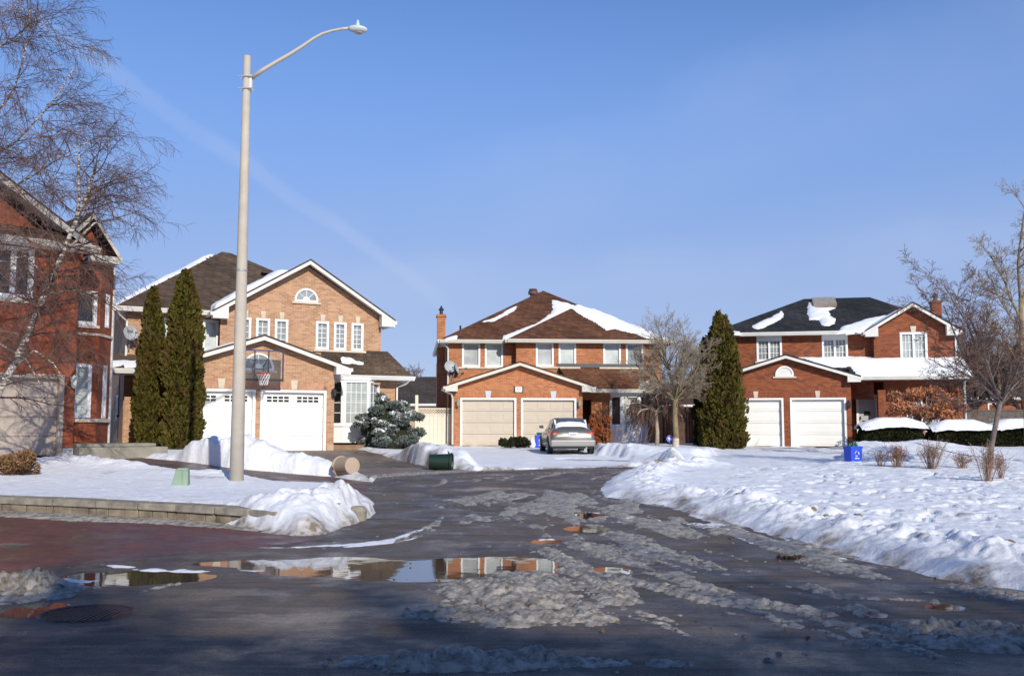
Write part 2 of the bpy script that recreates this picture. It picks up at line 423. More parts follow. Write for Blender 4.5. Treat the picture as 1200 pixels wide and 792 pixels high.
Yg = np.repeat(rows[:, None], NC, 1); Xg = s_[None, :]*(.66*np.abs(Yg)+5+.0*Yg)
Xg = np.where(np.abs(s_)[None, :] > .995, Xg*2.5+np.sign(Xg)*30, Xg)
ZG = zg(Xg, Yg)
def grid_obj(name, Z, keep, m, attr=None):
    NR = len(rows)
    idx = np.arange(NR*NC).reshape(NR, NC)
    q = np.stack([idx[:-1, :-1], idx[:-1, 1:], idx[1:, 1:], idx[1:, :-1]], -1).reshape(-1, 4)
    kq = keep.ravel()[q].any(1); q = q[kq]
    used = np.unique(q); mp = np.zeros(NR*NC, np.int64); mp[used] = np.arange(len(used))
    V = np.stack([Xg.ravel()[used], Yg.ravel()[used], Z.ravel()[used]], 1)
    o = np_mesh(name, V, mp[q], m)
    if attr is not None:
        at_ = o.data.attributes.new('dirt', 'FLOAT', 'POINT'); at_.data.foreach_set('value', attr.ravel()[used].astype(np.float32))
    return o
dR = sdist(Xg, Yg, ROAD); dP = sdist(Xg, Yg, PATH); d1 = sdist(Xg, Yg, DRIVE1); d2 = sdist(Xg, Yg, DRIVE2); d3 = sdist(Xg, Yg, DRIVE3)
dF = sdist(Xg, Yg, FRONTDRIVE)

# asphalt
m, t, b, N = nodes('wet_asphalt')
geo = N('ShaderNodeNewGeometry'); P = geo.outputs['Position']
st = N('ShaderNodeMapping', {0: P, 3: (.35, .35, 1)})
n1 = N('ShaderNodeTexNoise', {0: st.outputs[0], 'Scale': 1.4, 'Detail': 6., 'Roughness': .6, 'Distortion': 1.2})
n2 = N('ShaderNodeTexNoise', {0: P, 'Scale': 90., 'Detail': 3.})
n3 = N('ShaderNodeTexNoise', {0: P, 'Scale': .9, 'Detail': 7., 'Roughness': .65})
n4 = N('ShaderNodeTexNoise', {0: P, 'Scale': 11., 'Detail': 5., 'Roughness': .7})
r1 = N('ShaderNodeMapRange', {0: n1.outputs[0], 1: .35, 2: .68})
c = mixc(N, r1.outputs[0], (.080, .062, .048, 1), (.17, .132, .100, 1))
r3 = N('ShaderNodeMapRange', {0: n3.outputs[0], 1: .52, 2: .72, 4: .5})
c = mixc(N, r3.outputs[0], c, (.26, .21, .16, 1))
r4 = N('ShaderNodeMapRange', {0: n4.outputs[0], 1: .6, 2: .75, 4: .4})
c = mixc(N, r4.outputs[0], c, (.03, .027, .025, 1))
r2 = N('ShaderNodeMapRange', {0: n2.outputs[0], 1: .3, 2: .7, 3: .7, 4: 1.3})
v = N('ShaderNodeVectorMath', {0: c, 3: r2.outputs[0]}, operation='SCALE'); t.links.new(v.outputs[0], b.inputs['Base Color'])
mp5 = N('ShaderNodeMapping', {0: P, 2: (0, 0, radians(12)), 3: (.5, 5., 1)}); n5 = N('ShaderNodeTexNoise', {0: mp5.outputs[0], 'Scale': 1.5, 'Detail': 8., 'Roughness': .7, 'Distortion': .4})
r5 = N('ShaderNodeMapRange', {0: n5.outputs[0], 1: .35, 2: .68, 3: .55, 4: 1.35}); n6 = N('ShaderNodeTexVoronoi', {0: P, 'Scale': 75.}); r6 = N('ShaderNodeMapRange', {0: n6.outputs['Distance'], 1: .1, 2: .6, 3: 1.5, 4: .75})
q5 = N('ShaderNodeMath', {0: r5.outputs[0], 1: r6.outputs[0]}, operation='MULTIPLY'); v2 = N('ShaderNodeVectorMath', {0: v.outputs[0], 3: q5.outputs[0]}, operation='SCALE')
n7 = N('ShaderNodeTexNoise', {0: mp5.outputs[0], 'Scale': 3.2, 'Detail': 9., 'Roughness': .75}); r7 = N('ShaderNodeMapRange', {0: n7.outputs[0], 1: .58, 2: .70, 3: 0., 4: .5})
fz = mixc(N, r7.outputs[0], v2.outputs[0], (.33, .31, .29, 1)); t.links.new(fz, b.inputs['Base Color'])
rr = N('ShaderNodeMapRange', {0: n3.outputs[0], 1: .38, 2: .62, 3: .17, 4: .8}); t.links.new(rr.outputs[0], b.inputs['Roughness']); b.inputs['Specular IOR Level'].default_value = .42
ad = N('ShaderNodeMath', {0: n7.outputs[0], 1: 1.2, 2: n2.outputs[0]}, operation='MULTIPLY_ADD')
bp = N('ShaderNodeBump', {'Height': ad.outputs[0], 'Strength': .8, 'Distance': .016}); t.links.new(bp.outputs[0], b.inputs['Normal'])
ASPH = m
road_keep = np.minimum.reduce([dR, d1]) < .6
tag(grid_obj('road', ZG+road_h(Xg, Yg), road_keep & (Yg < 60), ASPH), kind='structure')

# paved drives
def pave(name, c1, c2, mo, rough):
    m, t, b, N = nodes(name)
    geo = N('ShaderNodeNewGeometry'); P = geo.outputs['Position']
    mp = N('ShaderNodeMapping', {0: P, 2: (0, 0, .5)})
    k = N('ShaderNodeTexBrick', {0: mp.outputs[0], 'Scale': 1., 'Mortar Size': .006, 'Brick Width': .22, 'Row Height': .11, 'Color1': (*c1, 1), 'Color2': (*c2, 1), 'Mortar': (*mo, 1)})
    n = N('ShaderNodeTexNoise', {0: P, 'Scale': .8, 'Detail': 7., 'Roughness': .65})
    r = N('ShaderNodeMapRange', {0: n.outputs[0], 1: .35, 2: .65, 3: .55, 4: 1.3})
    v = N('ShaderNodeVectorMath', {0: k.outputs[0], 3: r.outputs[0]}, operation='SCALE'); t.links.new(v.outputs[0], b.inputs['Base Color'])
    rr = N('ShaderNodeMapRange', {0: n.outputs[0], 1: .4, 2: .6, 3: rough, 4: rough+.35}); t.links.new(rr.outputs[0], b.inputs['Roughness'])
    bp = N('ShaderNodeBump', {'Height': k.outputs[1], 'Strength': .5, 'Distance': -.006}); t.links.new(bp.outputs[0], b.inputs['Normal'])
    return m
PV1 = pave('red_pavers', (.165, .058, .038), (.11, .040, .028), (.045, .03, .024), .28)
PV2 = pave('brown_pavers', (.15, .085, .065), (.11, .065, .05), (.05, .035, .03), .3)
def flat_poly(name, poly, m, dz):
    # rows-grid piece so that it follows the fall of the ground
    d = sdist(Xg, Yg, poly)+.10*fbm(Xg, Yg, 2.5, 3, 9)
    return grid_obj(name, ZG+dz+.004*fbm(Xg, Yg, .5, 3, 3)-.05*sstep(-.02, .1, d), d < .15, m)
tag(flat_poly('paved_driveway', FRONTDRIVE, PV1, .016), kind='structure')
tag(flat_poly('brick_path', PATH, PV2, .05), kind='structure')

# water
m, t, b, N = nodes('melt_water')
b.inputs['Base Color'].default_value = (.06, .05, .04, 1); b.inputs['Roughness'].default_value = .03; b.inputs['IOR'].default_value = 1.6
geo = N('ShaderNodeNewGeometry'); n = N('ShaderNodeTexNoise', {0: geo.outputs['Position'], 'Scale': 3., 'Detail': 2.})
bp = N('ShaderNodeBump', {'Height': n.outputs[0], 'Strength': .22, 'Distance': .004}); t.links.new(bp.outputs[0], b.inputs['Normal'])
WATER = m
for (x, y, ax, ay, z) in PE:
    o = MB().add([(x+ax*1.35*cos(a), y+ay*1.5*sin(a), z-.001+.0016*(len(bpy.data.meshes) % 4)) for a in [i*pi/16 for i in range(32)]], [tuple(range(32))]).build('puddle', WATER, fix=False)
    tag(o, kind='structure')

# snow
SX_, SY_ = Xg, Yg
h = np.full(Xg.shape, .0)
dn = .28*fbm(Xg, Yg, 1.3, 4, 21)                # ragged edges
dall = np.minimum.reduce([dR, dP, d1])+dn*sstep(60, 20, Yg)*.55
lawn = .13+.05*fbm(Xg, Yg, .35, 3, 31)+.02*fbm(Xg, Yg, 2., 3, 33)
left = (Xg < -1) & (Yg < 30)
# island on the left, held by the stone edging
isl = np.where(Xg < -1.2, 1., 0)*sstep(27, 24, Yg)
lawn = lawn*(1-isl)+isl*(.25-.15*sstep(15.8, 20.5, Yg)+.03*fbm(Xg, Yg, .6, 3, 41))
h = lawn*sstep(0, .38, dall)
rightside = sstep(1.5, 3.5, Xg)*sstep(34, 30, Yg)
bank = rightside*np.exp(-((dR-1.0-.25*fbm(Xg, Yg, .5, 2, 51))/.55)**2)
h += bank*(.12+.15*fbm(Xg, Yg, 1.6, 4, 52)+.07*fbm(Xg, Yg, 6, 3, 53))
h += bank*.05*cell(Xg*4, Yg*4, 55)+bank*.03*cell(Xg*9, Yg*9, 56)
# trodden lawn
foot = rightside*sstep(1.6, 3., dR)
f1 = fbm(Xg, Yg*.8, 3.6, 3, 61)
h -= foot*.065*sstep(.1, .32, f1)*sstep(-.3, .15, fbm(Xg, Yg, .25, 2, 62))
h += foot*.018*fbm(Xg, Yg, 5, 3, 63)
# piles: photo ground points, height, radius, roughness
PILES = [((155,544),(215,545),.42,1.15,.2),((215,545),(290,549),.50,1.2,.2),((290,549),(360,557),.33,1.0,.2),((360,557),(425,564),.18,.7,.15),
 ((470,544),(492,541),.50,1.5,.15),((450,542),(545,546),.34,1.3,.12),((540,547),(575,549),.15,1.1,.1),
 ((300,613),(345,618),.13,.45,.3),((345,612),(400,606),.11,.60,.6),((385,613),(430,602),.13,.42,.6),((400,592),(425,588),.05,.7,.4),((330,592),(390,585),.05,.6,.1),
 ((705,534),(735,536),.5,1.5,.15),((755,545),(775,544),.28,1.2,.1),((770,545),(830,546),.22,1.2,.15),((690,529),(700,530),.35,1.,.1),((838,534),(848,535),.3,.9,.2),((806,537),(815,537),.3,1.,.1),
 ((1030,538),(1075,536),.5,2.0,.08),((1095,534),(1130,533),.28,1.8,.08),((1010,536),(1015,537),.15,1.2,.1),
 ((60,545),(150,552),.10,.5,.25),((210,559),(270,561),.06,.5,.3),((1150,700),(1230,712),.12,1.0,.2),((560,552),(790,547.5),.05,.5,.5),((440,559),(495,556),.10,.35,.5),
 ((865,586),(885,588),.06,.3,.8)]
for a, b_, H, r, ro in PILES:
    A = G(*a); B_ = G(*b_); d, t_ = capsule(Xg, Yg, A, B_)
    g = np.exp(-(d/r)**2.0)
    h += g*ro*(.10*cell(Xg*3.2, Yg*3.2, 57)+.06*cell(Xg*8, Yg*8, 58))
    h += H*.70*g*(1+ro*1.5*fbm(Xg, Yg, 1.7, 4, 71)+ro*.7*fbm(Xg, Yg, 6, 3, 72))
h += .02*fbm(Xg, Yg, 7, 2, 81)*sstep(50, 25, Yg)
h = h*1.0
# bare areas pull the snow below the surface; driven-over drives keep a packed film
bare = sstep(.05, -.12, dall)
h = h*(1-bare)-.09*bare
pk = sstep(.25, -.25, np.minimum(d2, d3)+dn)
film = .03+.03*fbm(Xg, Yg, 1.2, 4, 91)+.02*fbm(Xg, Yg*.3, 3, 3, 92)
patch = np.zeros(Xg.shape)
for a, b_, r in [((668,538.5),(722,540),.35),((880,524.5),(992,525),.55),((912,529),(940,529),.4),((545,549),(556,549),.2)]:
    d, _ = capsule(Xg, Yg, G(*a), G(*b_)); patch = np.maximum(patch, sstep(1.5, .6, d/r+.9*fbm(Xg, Yg, 1.2, 3, 93)))
h = h*(1-pk)+pk*(film-.09*patch)
trk = fbm(dR*2.3, (Xg-Yg)*.2, 1., 4, 131, .6)
film = .034*sstep(1.7, .0, -dR)*sstep(2.2, 3.6, Xg)*sstep(34, 28, Yg)*sstep(9.5, 12, Yg)+.05*trk-.022+.012*fbm(Xg, Yg, 6, 3, 132)
h = np.where((dR < .1) & (film > h), film, h)
SNOWH = h
dirt = np.exp(-np.abs(np.minimum(dR, d1))/.28)*(.55+1.6*fbm(Xg, Yg, 3, 4, 151))+.5*np.exp(-np.abs(dR)/.9)*np.clip(2.5*fbm(Xg, Yg, 2.2, 5, 152)-.35, 0, 1)+.8*np.clip(3*fbm(Xg, Yg, 1.3, 5, 153)-1.25, 0, 1)*sstep(40, 25, Yg)
dirt = np.clip(dirt*sstep(60, 30, Yg), 0, 1)
tag(grid_obj('snow_cover', ZG+h, h > -.015, SNOWG, dirt), kind='structure')
DRV = mat('driveway_asphalt', (.10, .09, .082), .6, var=.3, vs=1.2, bump=.3, bs=30)
tag(flat_poly('driveway', DRIVE2, DRV, .0), kind='structure')
tag(flat_poly('driveway', DRIVE3, DRV, .0), kind='structure')
D1M = mat('driveway_brown_asphalt', (.20, .15, .115), .6, var=.35, vs=.8, bump=.3, bs=30)
tag(flat_poly('driveway', DRIVE1, D1M, .012), kind='structure')
tag(MB().box(-1500, 1500, -900, 1500, -2., -.12).build('ground', mat('soil', (.2, .17, .14), .9, var=.2, vs=.1)), kind='structure')
def snow_z(x, y):                       # height of the snow surface at a point
    i = int(np.searchsorted(rows, y)); i = min(max(i, 1), len(rows)-1)
    j = int(np.argmin(np.abs(Xg[i]-x))); return float((ZG+np.maximum(SNOWH, 0))[i, j])

# slush on the carriageway
sl = np.full(Xg.shape, -.02)
SL = [((520,718),(600,728),.09,.30),((570,690),(640,715),.11,.42),((610,672),(655,690),.08,.3),((640,700),(672,726),.09,.3),((540,705),(560,712),.05,.25),
 ((641,645),(675,664),.07,.14),((675,664),(747,685),.07,.13),((747,685),(800,699),.06,.12),((661,668),(709,688),.055,.12),((709,688),(724,706),.10,.2),
 ((675,637),(716,655),.06,.18),((716,655),(742,662),.06,.16),((719,626),(764,644),.07,.2),((780,677),(846,695),.06,.12),((780,694),(824,706),.06,.11),
 ((894,710),(964,721),.07,.14),((950,690),(986,701),.07,.12),((986,701),(1097,706),.035,.12),((1001,714),(1020,722),.09,.12),((854,684),(887,690),.03,.1),
 ((1095,738),(1200,745),.13,.24),((1100,755),(1180,760),.10,.2),((400,778),(470,776),.08,.14),((480,779),(620,777),.15,.2),((620,778),(720,779),.05,.14),((770,780),(800,779),.04,.1),
 ((-20,688),(34,690),.30,.30),((60,697),(98,690),.05,.16),((-10,706),(60,700),.07,.2),((155,697),(212,685),.03,.08),((270,668),(330,672),.012,.15),
 ((700,600),(760,620),.022,.6),((790,625),(880,645),.015,.4),((600,640),(660,640),.02,.2),((800,725),(900,735),.02,.3),((150,724),(190,716),.02,.1),((1130,690),(1190,700),.04,.3),((1030,685),(1100,695),.02,.3),
 ((700,640),(800,655),.03,.35),((820,660),(900,665),.015,.3),((1000,735),(1080,745),.03,.2),((850,720),(870,722),.03,.08),((960,655),(1020,668),.02,.15)]
for a, b_, H, r in SL:
    d, _ = capsule(Xg, Yg, G(*a), G(*b_)); g = np.exp(-(d/r)**2)
    sl = np.maximum(sl, H*.80*g*1.25-.022)
env = np.maximum(sl+.022, 0)
lump = .5*cell(Xg*9+1.2*fbm(Xg, Yg, 3, 2, 7), Yg*8, 101)+.5*cell(Xg*19, Yg*17, 103)*(.4+1.2*np.clip(.5+fbm(Xg, Yg, 3, 2, 8), 0, 1))
env = np.maximum(env*.66-.006, 0)
sl = np.where(env > .002, env*(.25+.85*lump+.7*fbm(Xg, Yg, 2.2, 3, 102))-.011+.006*lump, -.02)
# churned curve further up the road and the packed grey margin beside the bank
ch, _ = capsule(Xg, Yg, G(640,585), G(672,606)); ch = np.exp(-(ch/2.2)**2)
fl = ch*(.030+.09*fbm(Xg*1.6, Yg*.5, 1.5, 4, 111))-.028
mg = sstep(3.4, .3, -dR)*sstep(2.5, 3.5, Xg)*sstep(33, 26, Yg)*sstep(8.5, 11, Yg)
fl2 = mg*(.028+.075*trk+.01*fbm(Xg, Yg, 1.1, 4, 113)+.02*fbm(Xg, Yg, 7, 2, 114))-.03
sc = .085*(trk-.28)*sstep(1., 2.2, fbm(Xg, Yg, .35, 2, 133)+1.7)+.008*fbm(Xg, Yg, 8, 3, 115)-.002
sc = np.minimum(sc, .02)*(.30+.8*cell(Xg*11, Yg*11, 134)+.8*fbm(Xg, Yg, 9, 3, 135))
# icy film and snow left along the red drive
dE = sdist(Xg, Yg, [(p_[0], p_[1]) for p_ in GXY([(-300,590),(0,592),(322,612),(322,622),(200,613),(0,604),(-300,606)])])
fr = .05*sstep(.5, .0, dE)+.03*fbm(Xg*.45, Yg*1.5, 1.4, 4, 141)-.026+.012*fbm(Xg, Yg, 7, 3, 142)
fr = np.where((dF < 0.1) & (Xg < 0), fr*1., -.02)+.0     # scattered clods everywhere
nearp = sstep(1.0, 1.6, pud_d(Xg, Yg))
sl = np.maximum.reduce([sl, np.minimum(fl, .03), np.minimum(fl2, .03)*1., np.where((Yg < 29), (sc+.03)*sstep(-2.8, .6, Xg+.25*(Yg-10))*nearp-.03, -.02), fr*nearp-.01*(1-nearp)])
sl = np.where(np.abs(sl) < .0025, -.0045, sl)
inroad = (dR < .35)
keep = (sl > -.004) & inroad & (Yg > 4)
so_ = grid_obj('slush', ZG+road_h(Xg, Yg)+sl+np.where(sl > .002, .010*cell(Xg*20, Yg*18, 116), 0), keep, SLUSH)
tag(so_, kind='stuff', label='dirty lumps and ridges of grey slush left on the wet road', cat='slush')
# ------------------------------------------------------------------ houses
class House:
    def __init__(s, name, px, Y, deg, z, label):
        r = ray(px, 520); s.O = Vector((r.x/r.y*Y, Y, z)); s.a = radians(deg)
        s.e = empty(name, s.O, s.a, label, 'house', None)
        s.inv = Matrix.Rotation(-s.a, 3, 'Z')
    def on(s, px, py, p0, n):           # local point where the line of sight meets a local plane
        C0 = s.inv @ (Vector((0, 0, CAMH))-s.O); d = s.inv @ ray(px, py); n = Vector(n); p0 = Vector(p0)
        t = n.dot(p0-C0)/n.dot(d); return C0+d*t
    def uz(s, px, py, v): q = s.on(px, py, (0, v, 0), (0, 1, 0)); return q.x, q.z
    def rect(s, x0, y0, x1, y1, v):
        a = s.uz(x0, y0, v); b = s.uz(x1, y1, v); return a[0], b[0], b[1], a[1]      # u0,u1,z0,z1
def panel(mb, u0, u1, z0, z1, v, holes=(), t=.25):
    us = sorted({u0, u1, *[x for h in holes for x in h[:2]]}); zs = sorted({z0, z1, *[x for h in holes for x in h[2:4]]})
    us = [u for u in us if u0 <= u <= u1]; zs = [z for z in zs if z0 <= z <= z1]
    for i in range(len(us)-1):
        for j in range(len(zs)-1):
            cu = (us[i]+us[i+1])/2; cz = (zs[j]+zs[j+1])/2
            if any(h[0] < cu < h[1] and h[2] < cz < h[3] for h in holes): continue
            mb.add([(us[i], v, zs[j]), (us[i+1], v, zs[j]), (us[i+1], v, zs[j+1]), (us[i], v, zs[j+1])], [(0, 1, 2, 3)])
    for h in holes:
        a, b, c, d = h; mb.add([(a,v,c),(b,v,c),(b,v,d),(a,v,d),(a,v+t,c),(b,v+t,c),(b,v+t,d),(a,v+t,d)], [(0,4,5,1),(1,5,6,2),(2,6,7,3),(3,7,4,0)])
    return mb
def xf(o, pivot, ang):                   # turn a part about a vertical axis through a local point
    o.matrix_local = Matrix.Translation(pivot) @ Matrix.Rotation(ang, 4, 'Z') @ Matrix.Translation(-Vector(pivot))
def window(par, u0, u1, z0, z1, v, gl, panes=1, grid=None, fw=.085, head=0, sill=True, inset=.08, label=None):
    w = MB().box(u0+fw*.5, u1-fw*.5, v+inset, v+inset+.03, z0+fw*.5, z1-head-fw*.5).build('window', gl, par)
    f = MB(); y0, y1 = v-.02, v+inset+.06
    f.box(u0, u0+fw, y0, y1, z0, z1); f.box(u1-fw, u1, y0, y1, z0, z1); f.box(u0+fw, u1-fw, y0, y1, z0, z0+fw); f.box(u0+fw, u1-fw, y0, y1, z1-fw-head, z1)
    wd = (u1-u0-2*fw)/panes
    for i in range(1, panes): c = u0+fw+wd*i; f.box(c-fw*.5, c+fw*.5, y0+.01, y1-.01, z0+fw, z1-fw-head)
    if grid:
        nx, nz = grid; yy0, yy1 = v+inset-.022, v+inset-.002
        for p in range(panes):
            a = u0+fw+wd*p+(fw*.5 if p else 0); b = u0+fw+wd*(p+1)-(fw*.5 if p < panes-1 else 0)
            for i in range(1, nx): c = a+(b-a)*i/nx; f.box(c-.012, c+.012, yy0, yy1, z0+fw, z1-fw-head)
            for j in range(1, nz): c = z0+fw+(z1-z0-2*fw-head)*j/nz; f.box(a, b, yy0-.003, yy1-.003, c-.012, c+.012)
    f.build('frame', VINYL, w)
    if sill: MB().box(u0-.08, u1+.08, v-.07, v+.02, z0-.09, z0-.004).build('sill', STONE, w, bevel=.008)
    return w
def garage_door(par, u0, u1, z1, v, m, lights=False, ribs=4, cols=4, fw=.09, fm=None):
    d = MB(); y = v+.14
    n = 4; H = z1/n
    for i in range(n): d.box(u0, u1, y, y+.05, .014+H*i, H*(i+1)-.010 if i < n-1 else z1)
    d.box(u0, u1, y+.03, y+.045, 0.01, z1-.02)
    cw = (u1-u0)/cols
    for i in range(n):
        if lights and i == n-1: continue
        for k in range(cols):
            a, b, z0_, z1_ = u0+cw*k+.10, u0+cw*(k+1)-.10, H*i+.11, H*(i+1)-.11
            d.box(a, b, y-.012, y+.002, z0_, z1_)
    o = d.build('garage_door', m, par, bevel=.006)
    f = MB(); f.box(u0-fw, u0, v-.025, v+.13, 0, z1+fw); f.box(u1, u1+fw, v-.025, v+.13, 0, z1+fw); f.box(u0, u1, v-.022, v+.127, z1, z1+fw)
    f.build('frame', fm or VINYL, o)
    if lights:
        for s in (0, 1):
            a = u0+(u1-u0)*(.07+.49*s); b = a+(u1-u0)*.37
            MB().box(a, b, y-.006, y+.002, z1-H+.17, z1-.13).build('window', GL_DARK, o)
            g = MB(); nx = 4
            for i in range(nx+1): c = a+(b-a)*i/nx; g.box(c-.018, c+.018, y-.016, y-.005, z1-H+.15, z1-.11)
            for j in range(3): c = z1-H+.17+(H-.30)*j/2; g.box(a-.018, b+.018, y-.019, y-.008, c-.016, c+.016)
            g.build('window_grid', DOORW, o)
    return o
def gable(par, uL, zL, uA, zA, uR, zR, v0, v1, m, name='roof', fd=.2, ret=.42, wallins=.3, retL=True, retR=True, fm=None):
    w0 = v0-.06; r = MB(); r.slab([(uL, w0, zL), (uA, w0, zA), (uA, v1, zA), (uL, v1, zL)], .055); r.slab([(uA, w0, zA), (uR, w0, zR), (uR, v1, zR), (uA, v1, zA)], .055)
    o = r.build(name, m, par)
    f = MB(); a = .062                    # bargeboards
    f.prism([(uL-.03, zL-fd-.02), (uA, zA-fd*1.05), (uA, zA-a), (uL-.03, zL-a-.02)], v0-.03, v0+.0)
    f.prism([(uA, zA-fd*1.05), (uR+.03, zR-fd-.02), (uR+.03, zR-a-.02), (uA, zA-a)], v0-.03, v0+.0)
    sL = (zA-zL)/(uA-uL); sR = (zA-zR)/(uR-uA)
    f.prism([(uL, zL-.075-.09), (uA, zA-.165), (uA, zA-.085), (uL, zL-.085)], v0, v0+wallins+.02)    # soffit
    f.prism([(uA, zA-.165), (uR, zR-.165), (uR, zR-.085), (uA, zA-.085)], v0+.002, v0+wallins+.022)
    if retL: f.prism([(uL, zL-fd-.10), (uL+ret+.15, zL-fd-.10), (uL+ret+.15, zL+sL*(ret+.15)-.19), (uL, zL-.19)], v0-.018, v0+wallins)
    if retR: f.prism([(uR-ret-.15, zR-fd-.10), (uR, zR-fd-.10), (uR, zR-.19), (uR-ret-.15, zR+sR*(ret+.15)-.19)], v0-.018, v0+wallins)
    f.box(uL-.09, uL+.02, v0-.01, v1, zL-.19, zL-.06); f.box(uR-.02, uR+.09, v0-.01, v1, zR-.19, zR-.06)       # side gutters
    f.build('fascia', fm or WHITE, o)
    return o
def gutter(par, pts, m=WHITE, name='gutter'):
    mb = MB()
    for a, b in zip(pts[:-1], pts[1:]):
        a = Vector(a); b = Vector(b); d = (b-a).normalized(); n = Vector((d.y, -d.x, 0)); up = Vector((0, 0, 1))
        q = [a, b]; vs = []
        for p in q: vs += [p-up*.17, p-up*.17+n*.07, p+n*.12-up*.03, p+n*.12, p]
        mb.add(vs, [(0,1,2,3,4), (9,8,7,6,5)]+[(i, 5+i, 5+(i+1) % 5, (i+1) % 5) for i in range(5)])
    return mb.build(name, m, par)
def downspout(par, pts, m=WHITE, r=.045): return MB().tube(pts, r, 4).build('downspout', m, par)
def keystone(par, u, z0, z1, v, m, w=.12):
    return MB().prism([(u-w*.8, z0), (u+w*.8, z0), (u+w*1.15, z1), (u-w*1.15, z1)], v-.035, v+.01).build('keystone', m, par, bevel=.006)
def band(par, u0, u1, z0, z1, v, m): return MB().box(u0, u1, v-.006, v+.02, z0, z1).build('brick_lintel', m, par)
def lunette(par, u, z, r, v, filled=False, sill=True, rz=None):
    rz = rz or r
    arc = [(u+r*cos(t), z+rz*sin(t)) for t in [pi*i/16 for i in range(17)]]
    w = MB().prism(arc, v-.012, v+.02).build('arched_window', WHITE if filled else GL_GREY, par)
    o = MB(); 
    for i in range(16):
        t0, t1 = pi*i/16, pi*(i+1)/16
        o.prism([(u+r*cos(t0), z+rz*sin(t0)), (u+(r+.07)*cos(t0), z+(rz+.07)*sin(t0)), (u+(r+.07)*cos(t1), z+(rz+.07)*sin(t1)), (u+r*cos(t1), z+rz*sin(t1))], v-.05, v+.0)
    o.box(u-r-.07, u+r+.07, v-.05, v, z-.07, z)
    if not filled:
        for t in (pi/4, pi/2, 3*pi/4): o.tube([(u, v-.022, z), (u+r*cos(t), v-.022, z+rz*sin(t))], .017, 4)
        o.prism([(u+r*.35*cos(t), z+rz*.35*sin(t)) for t in [pi*i/8 for i in range(9)]], v-.03, v-.014)
    o.build('frame', VINYL, w)
    if sill: MB().box(u-r-.18, u+r+.18, v-.07, v+.01, z-.15, z-.072).build('sill', STONE, w)
    return w
def sconce(par, u, z, v, m=BLACK):
    s = MB(); s.box(u-.05, u+.05, v-.02, v, z-.02, z+.1); s.tube([(u, v-.02, z+.08), (u, v-.14, z+.14), (u, v-.16, z+.09)], .012, 5)
    s.lathe([(.02, .13), (.09, .06), (.095, .04)], 8, (u, v-.16, z)); s.lathe([(.075, -.16), (.085, .04)], 6, (u, v-.16, z-.0)); s.lathe([(.01, -.24), (.05, -.20), (.085, -.16)], 8, (u, v-.16, z))
    o = s.build('wall_lamp', m, par)
    MB().lathe([(.055, -.14), (.055, .03)], 8, (u, v-.16, z-.001)).build('lamp_glass', mat('lamp_glass', (.45, .45, .42), .2), o)
    return o
def snowpatch(h, poly_px, p0, n, parent, th=.09, cell=.09, seed=0, rag=.18, local=None, lab=None):
    """a drift of snow lying on a roof plane; outline read off in the plane"""
    n = Vector(n).normalized(); p0 = Vector(p0)
    P3 = local or [h.on(x, y, p0, n) for x, y in poly_px]
    ex = Vector((0, 0, 1)).cross(n); ex = ex.normalized() if ex.length > 1e-4 else Vector((1, 0, 0)); ey = n.cross(ex)
    P2 = [((p-p0).dot(ex), (p-p0).dot(ey)) for p in P3]
    xs = [p[0] for p in P2]; ys = [p[1] for p in P2]
    gx = np.arange(min(xs)-.3, max(xs)+.3, cell); gy = np.arange(min(ys)-.3, max(ys)+.3, cell)
    X, Y = np.meshgrid(gx, gy); d = -sdist(X, Y, P2)+rag*fbm(X, Y, 2.2, 3, seed+5)*2+.07*fbm(X, Y, 6., 3, seed+6)
    d = np.where(-sdist(X, Y, P2) < -.10, -.2, d)
    z = .62*th*np.clip(1-np.exp(-np.maximum(d, -.1)/.16), -.6, 1)*(1+.5*fbm(X, Y, 1.5, 3, seed))
    V = np.array(p0)[None]+X.ravel()[:, None]*np.array(ex)+Y.ravel()[:, None]*np.array(ey)+z.ravel()[:, None]*np.array(n)
    ny, nx = X.shape; idx = np.arange(nx*ny).reshape(ny, nx)
    q = np.stack([idx[:-1, :-1], idx[:-1, 1:], idx[1:, 1:], idx[1:, :-1]], -1).reshape(-1, 4)
    q = q[(d.ravel()[q] > -.12).all(1)]
    if len(q) == 0: return
    used = np.unique(q); mp = np.zeros(nx*ny, np.int64); mp[used] = np.arange(len(used))
    return np_mesh('snow_patch', V[used], mp[q], SNOWR, parent)
def plane3(a, b, c):
    n = (Vector(b)-Vector(a)).cross(Vector(c)-Vector(a)).normalized()
    if n.z < 0: n = -n
    return Vector(a), n
def dish(par, u, z, v, r, yaw, logo=None, base=None):
    d = MB(); d.lathe([(.01, .05), (r*.5, .035), (r*.9, .0), (r, -.02), (r*.9, .012), (r*.5, .05), (.01, .065)], 24, ax='y')
    o = d.build('satellite_dish', mat('dish_grey', (.36, .38, .40), .5), par, smooth=True)
    o.location = (u, v, z); o.rotation_euler = (radians(-14), 0, yaw)
    a = MB().tube([(0, .05, 0), (0, .12, -.1), (0.1, .42, -.5)], .022, 6).tube([(0, .02, -r*.8), (0, -.2, -r*1.0), (0, -.42, -r*.45)], .014, 5).box(-.04, .04, -.48, -.38, -r*.5, -r*.3)
    a.build('dish_arm', GREY, o)
    if logo: text('logo', logo, .16, (-.02, -.03, .07), (pi/2, 0, 0), mat('logo_ink', (.05, .06, .09), .6), o, .002)
    return o

